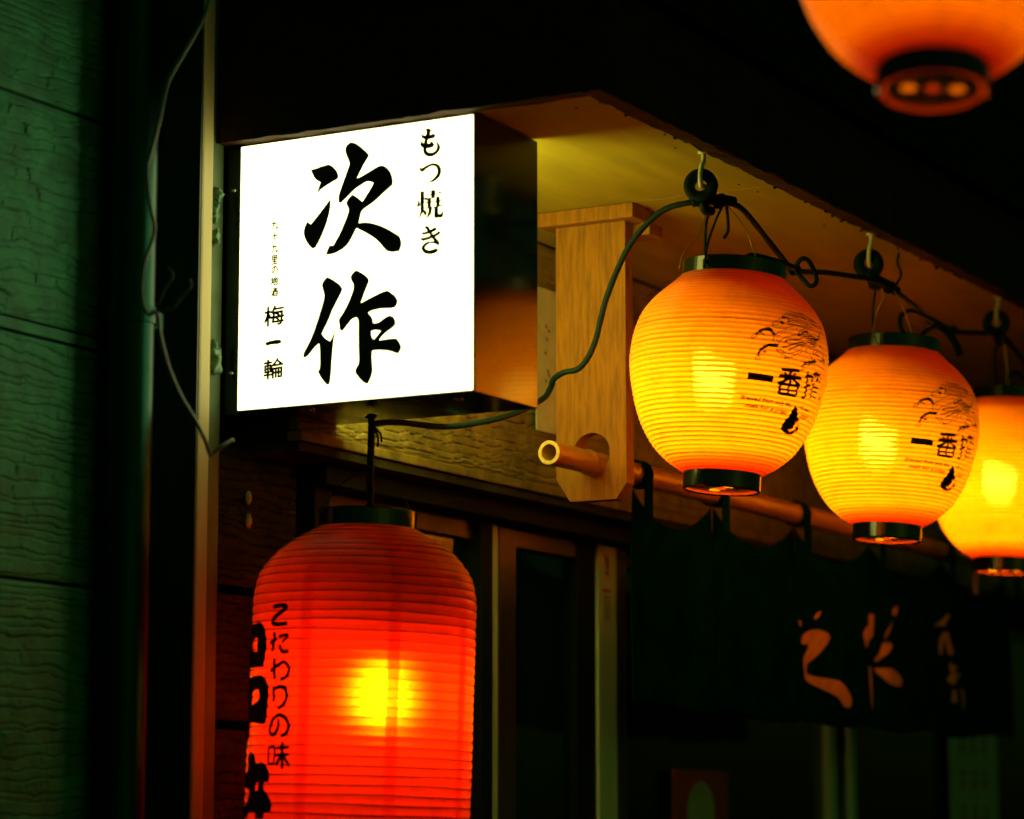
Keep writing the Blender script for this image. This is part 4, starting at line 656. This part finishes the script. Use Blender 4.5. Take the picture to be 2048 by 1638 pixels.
# ------------------------------------------------------------------ cables, hooks and insulators of the lantern string
tag(tube('cable', CB['SUPPLY'], .0042, M['rubber'], None, 10, 10), 'thick dark green cable arching from under the box sign to the first lantern', 'cable')
tag(tube('rope', [(5.30, 1.90, 2.07), (5.295, 1.90, 1.95), (5.30, 1.90, 1.83)], .0055, M['bamboo'], None, 8, 8, .1), 'short tan rope hanging beside the curtain below the farthest lantern', 'rope')
tag(tube('cable', CB['C2'], .0041, M['rubber'], None, 10, 10), 'dark cable running between the first and second lantern', 'cable')
tag(tube('cable', CB['C3'], .0040, M['rubber'], None, 10, 10), 'dark cable running on from the second lantern to the third', 'cable')
def wire_set(loc, label, parts):
    t = thing('lantern_tie', loc, label, 'wire', 'ties that hang the lanterns')
    for nm, key, r, m in parts: tube(nm, CB[key] if isinstance(key, str) else key, r, M[m], t, 8, 8)
    return t
def knot(parent, key, i, r=.0075):
    p = Vector(CB[key][i]); me = lathe_me([(.0045, -.010), (r, -.007), (r*.9, 0), (r, .006), (.0045, .010)], 12)
    me.transform(Matrix.Translation(p) @ Matrix.Rotation(1.2, 4, 'Y')); return link('tape_knot', me, M['rubber'], parent, True)
t1 = wire_set(CB['CORD1'][0], 'cord, wires and cable loop above the nearest eave lantern', [('cord', 'CORD1', .0021, 'rubber'), ('cord', 'CORD1b', .0016, 'rubber'), ('wire', 'WIRE1a', .0008, 'wire'), ('wire', 'WIRE1b', .0007, 'wire'), ('pigtail', 'PIG1', .0022, 'rubber'), ('tape_wrap', 'WRAP1', .0078, 'rubber'), ('cable_loop', 'LOOP1', .0036, 'rubber'), ('cable_loop', 'LOOP1b', .0034, 'rubber')])
knot(t1, 'C2', 4); knot(t1, 'C2', 0, .010)
t2 = wire_set(CB['CORD2'][0], 'cord, wire and cable loop above the second eave lantern', [('cord', 'CORD2', .0021, 'rubber'), ('cord', 'CORD2b', .0012, 'wire'), ('wire', 'WIRE2', .0009, 'wire'), ('cable_loop', 'LOOP2', .0038, 'rubber'), ('cable_loop', 'LOOP2b', .0036, 'rubber'), ('cable_end', 'TAIL2', .0058, 'rubber'), ('tape_wrap', 'WRAP2', .0080, 'rubber'), ('tape_wrap', 'WRAP2B', .0065, 'rubber'), ('cord', 'STAPLE2', .0020, 'rubber')])
knot(t2, 'C3', 3, .008); knot(t2, 'C3', 0, .009)
t3 = wire_set(CB['CORD3'][0], 'cord and wire above the farthest eave lantern', [('cord', 'CORD3', .0024, 'rubber'), ('wire', 'WIRE3', .0014, 'wire'), ('cable_loop', 'LOOP3', .0036, 'rubber')])
p4 = Vector((2.4313, .8999, 2.3830)); up4 = p4+Vector((0.02, 0, .46))
t4 = wire_set(up4, 'cord holding up the large blurred lantern', [('cord', [tuple(p4+Vector((0, 0, .10))), tuple(p4+Vector((.01, 0, .3))), tuple(up4)], .0025, 'rubber')])
for s in (-1, 1):
    a = p4+Vector((.066*s*math.sin(YAW), -.066*s*math.cos(YAW), .145)); tube('wire', [tuple(a), tuple(a.lerp(up4, .6)+Vector((0, 0, .01))), tuple(up4)], .0009, M['wire'], t4, 6, 8)
tag(tube('overhead_cable', [(-1.0, .86, 2.95), (1.0, .88, 2.87), tuple(up4), (4.0, .93, 2.87), (6.0, .96, 2.95)], .005, M['rubber'], None, 8, 10), 'overhead cable above the large blurred lantern', 'cable')
def hook_set(h, label, seed, lab2):
    h = Vector(h); r = random.Random(seed)
    hk = thing('screw_hook', h, label, 'hook', 'screw hooks under the eave')
    q = [(0, 0, .004), (.001, 0, -.012), (-.004, .001, -.022), (-.006, .002, -.036), (-.001, .003, -.048), (.008, .003, -.046)]
    tube('shank', [tuple(h+Vector(v)) for v in q], .0035, M['hook'], hk, 8, 6)
    me = lathe_me([(.001, .001), (.0075, .0005), (.008, -.003), (.0035, -.004)], 14); me.transform(Matrix.Translation(h)); link('collar', me, M['hook'], hk, True)
    io = thing('cable_clip', h+Vector((.002, .004, -.045)), lab2, 'cable clip', 'round cable clips under the screw hooks')
    c = h+Vector((.004, .006, -.046))
    ax = Quaternion((0, 0, 1), r.uniform(.25, .7)).to_matrix().to_4x4() @ Matrix.Rotation(math.pi/2, 4, 'Y')
    me = lathe_me([(.0085, -.006), (.0215, -.0065), (.0232, -.004), (.0210, -.002), (.0210, .002), (.0232, .004), (.0215, .0065), (.0085, .006)], 30, True)
    me.transform(Matrix.Translation(c) @ ax); link('reel', me, M['rubber'], io, True)
    link_t = [tuple(c+Vector((.004, 0, -.020))), tuple(c+Vector((.002, -.004, -.03))), tuple(c+Vector((.012, -.002, -.032))), tuple(c+Vector((.028, -.002, -.030)))]
    tube('tape_wrap', link_t, .0065, M['rubber'], io, 10, 6, .12)
    return hk
hook_set((3.3804, 1.5830, 2.4670), 'screw hook in the eave above the nearest eave lantern', 1, 'round black cable clip above the nearest eave lantern')
hook_set((3.983, 1.5830, 2.4670), 'screw hook in the eave above the second eave lantern', 2, 'round black cable clip above the second eave lantern')
hook_set((4.5611, 1.5830, 2.4670), 'screw hook in the eave above the farthest eave lantern', 3, 'round black cable clip above the farthest eave lantern')

# ------------------------------------------------------------------ tall red lantern
RPR = [(0, .0615), (.0145, .0883), (.030, .1105), (.046, .126), (.064, .138), (.088, .144), (.135, .1455), (.24, .1457), (.345, .1455), (.392, .144), (.416, .138), (.434, .126), (.45, .1105), (.4655, .0883), (.48, .0615)]
ra = np.array([a for a, _ in RPR]); rb = np.array([b for _, b in RPR])
zt = np.linspace(0, .48, 700)
mg = np.gradient(rb, ra); kk = np.clip(np.searchsorted(ra, zt)-1, 0, len(ra)-2); hh = ra[kk+1]-ra[kk]; ss = (zt-ra[kk])/hh
rbs = (2*ss**3-3*ss**2+1)*rb[kk]+(ss**3-2*ss**2+ss)*hh*mg[kk]+(-2*ss**3+3*ss**2)*rb[kk+1]+(ss**3-ss**2)*hh*mg[kk+1]
arc2 = np.concatenate([[0], np.cumsum(np.hypot(np.diff(rbs), np.diff(zt)))]); NR2 = 46
sag2 = np.abs(np.sin(np.pi*arc2/arc2[-1]*NR2))
RB = rbs-.0011*(1-sag2)          # paper bulges a little between the wire hoops
def red_r(z): return float(np.interp(.24-z, zt, RB))
RL = thing('red_lantern', (3.1219, 1.9588, 1.7114), 'tall cylindrical red paper lantern with black vertical writing, hanging below the box sign', 'lantern', None, Quaternion(HV, math.radians(1.5)))
s2 = np.linspace(0, 699, NR2*6+1).astype(int)
nseg = 128; V = []; Fc = []
cr_ = random.Random(5); wv = [[cr_.uniform(0, 6.28) for _ in range(4)] for _ in range(3)]
for i in s2:
    for k in range(nseg):
        a = 2*math.pi*k/nseg
        r = RB[i]*(1+.004*math.sin(3*a+wv[0][0]+zt[i]*9)+.0025*math.sin(8*a+wv[0][1]-zt[i]*21))
        V.append((r*math.cos(a), r*math.sin(a), .24-zt[i]))
for i in range(len(s2)-1):
    for k in range(nseg): k2 = (k+1) % nseg; Fc.append((i*nseg+k2, i*nseg+k, (i+1)*nseg+k, (i+1)*nseg+k2))
shell = link('paper_shell', mesh(V, Fc), M['redpaper'], RL, True, False)
# wire hoops under the paper
for j in range(1, NR2):
    i = int(np.searchsorted(arc2, arc2[-1]*j/NR2)); r0 = RB[i]+.0002; z0_ = .24-zt[i]
    ring = []
    for k in range(96):
        a = 2*math.pi*k/96; r = r0*(1+.004*math.sin(3*a+wv[0][0]+zt[i]*9)+.0025*math.sin(8*a+wv[0][1]-zt[i]*21))
        ring.append(Vector((r*math.cos(a), r*math.sin(a), z0_+.0006*math.sin(2*a+j)+.0004*math.sin(5*a+2*j))))
    V, Fc = [], []; sg = 5
    for k, p in enumerate(ring):
        nv = Vector((p.x, p.y, 0)).normalized()
        for q in range(sg): aa = 2*math.pi*q/sg; V.append(p+nv*.0007*math.cos(aa)+Vector((0, 0, .0006*math.sin(aa))))
    for k in range(96):
        for q in range(sg): Fc.append((k*sg+q, k*sg+(q+1) % sg, ((k+1) % 96)*sg+(q+1) % sg, ((k+1) % 96)*sg+q))
    link('hoop', mesh(V, Fc), M['ribwire'], shell, True, False)
# doubled paper at the seams
cam_phi = math.degrees(math.atan2(-1.9588, -3.1219))
for j in range(8):
    ph = math.radians(cam_phi+15.5+45*j); w = .0078/.145
    V, Fc = [], []
    for i in s2:
        for q in range(4):
            a = ph-w+2*w*q/3; r = RB[i]*(1+.004*math.sin(3*a+wv[0][0]+zt[i]*9)+.0025*math.sin(8*a+wv[0][1]-zt[i]*21))-.0012
            V.append((r*math.cos(a), r*math.sin(a), .24-zt[i]))
    for i in range(len(s2)-1):
        for q in range(3): Fc.append((i*4+q, i*4+q+1, (i+1)*4+q+1, (i+1)*4+q))
    link('paper_seam', mesh(V, Fc), M['redstrip'], shell, True, False)
link('top_ring', lathe_me([(.0600, .236), (.0640, .237), (.0640, .260), (.0610, .262), (.0585, .260), (.0585, .236)], 56, True), M['black'], RL, False, False)
link('top_lid', lathe_me([(.0002, .254), (.0250, .254), (.0586, .251)], 40), M['black'], RL, False, False)
link('bottom_ring', lathe_me([(.0600, -.236), (.0640, -.237), (.0640, -.262), (.0610, -.264), (.0585, -.262), (.0585, -.236)], 56, True), M['black'], RL, False, False)
rbo = Vector((math.sin(YAW), -math.cos(YAW), 0))*.026+Vector((-math.cos(YAW), -math.sin(YAW), 0))*.050
me = lathe_me([(.0005, -.026)]+[(.026*math.sin(a), -.026*math.cos(a)) for a in np.linspace(.15, 2.25, 14)]+[(.0150, .034), (.0145, .040)], 28); me.transform(Matrix.Translation(rbo+Vector((0, 0, .012)))); link('bulb', me, M['red_bulb'], RL, True, False)
me = lathe_me([(.0165, .0522), (.020, .056), (.021, .085), (.021, .115), (.001, .117)], 24); me.transform(Matrix.Translation(rbo)); link('lamp_socket', me, M['black'], RL, True, False)
me = lathe_me([(.0205, .070), (.030, .066), (.042, .056), (.0435, .0575), (.031, .069), (.0205, .0735)], 32, True); me.transform(Matrix.Translation(rbo)); link('dimming_shade', me, M['black'], RL, True, False)  # unseen shade added to keep the upper part of the paper dim
tube('lamp_cord', [tuple(rbo+Vector((0, 0, .114))), tuple(rbo*.6+Vector((0, 0, .18))), (0, 0, .255), (0, 0, .27)], .003, M['rubber'], RL, 8, 6, world=False)
un = lambda pts: [((a-360 if a > 0 else a), b) for a, b in pts]
for loops in RED_POLY:
    v, f = poly_vf([un(l) for l in loops], 0, 3); link('lettering', wrap_print(v, f, red_r, .003, .0016, math.radians(3)), M['ink'], RL, False, False)
V, Fc = [], []; k = math.radians(1)*145
for w, pts in RED_STROKE:
    v, f = ribbon_vf([(a*k, b) for a, b in un(pts)], w*1.5, len(V), 5, .75); V += [(a/k, b) for a, b in v]; Fc += f
link('lettering', wrap_print(V, Fc, red_r, .003, .0018, math.radians(3)), M['ink'], RL, False, False)
hg = thing('hanging_cord', CB['RCORD'][0], 'black cord from the underside of the box sign to the red lantern', 'cord')
tube('cord', CB['RCORD'], lambda t: .0048+.004*math.exp(-((t-.12)/.08)**2), M['rubber'], hg, 10, 10, .08)
c0 = Vector(CB['RCORD'][1])
for k2, (dx, dz) in enumerate(((.006, -.028), (-.008, -.040), (.012, -.020))):
    tube('loose_end', [tuple(c0), tuple(c0+Vector((dx, -.006, dz*.5))), tuple(c0+Vector((dx*1.6, -.004, dz)))], .0016, M['rubber'], hg, 6, 5)
for s in (-1, 1):
    b0_ = Vector((3.1219, 1.9588, 1.7114))+Vector((.061*s*math.sin(YAW)+.006, -.061*s*math.cos(YAW), .262)); e0 = Vector(CB['RCORD'][2])
    tube('wire', [tuple(b0_), tuple(b0_.lerp(e0, .5)+Vector((0, 0, .012))), tuple(e0)], .0007, M['rubber'], hg, 6, 5)
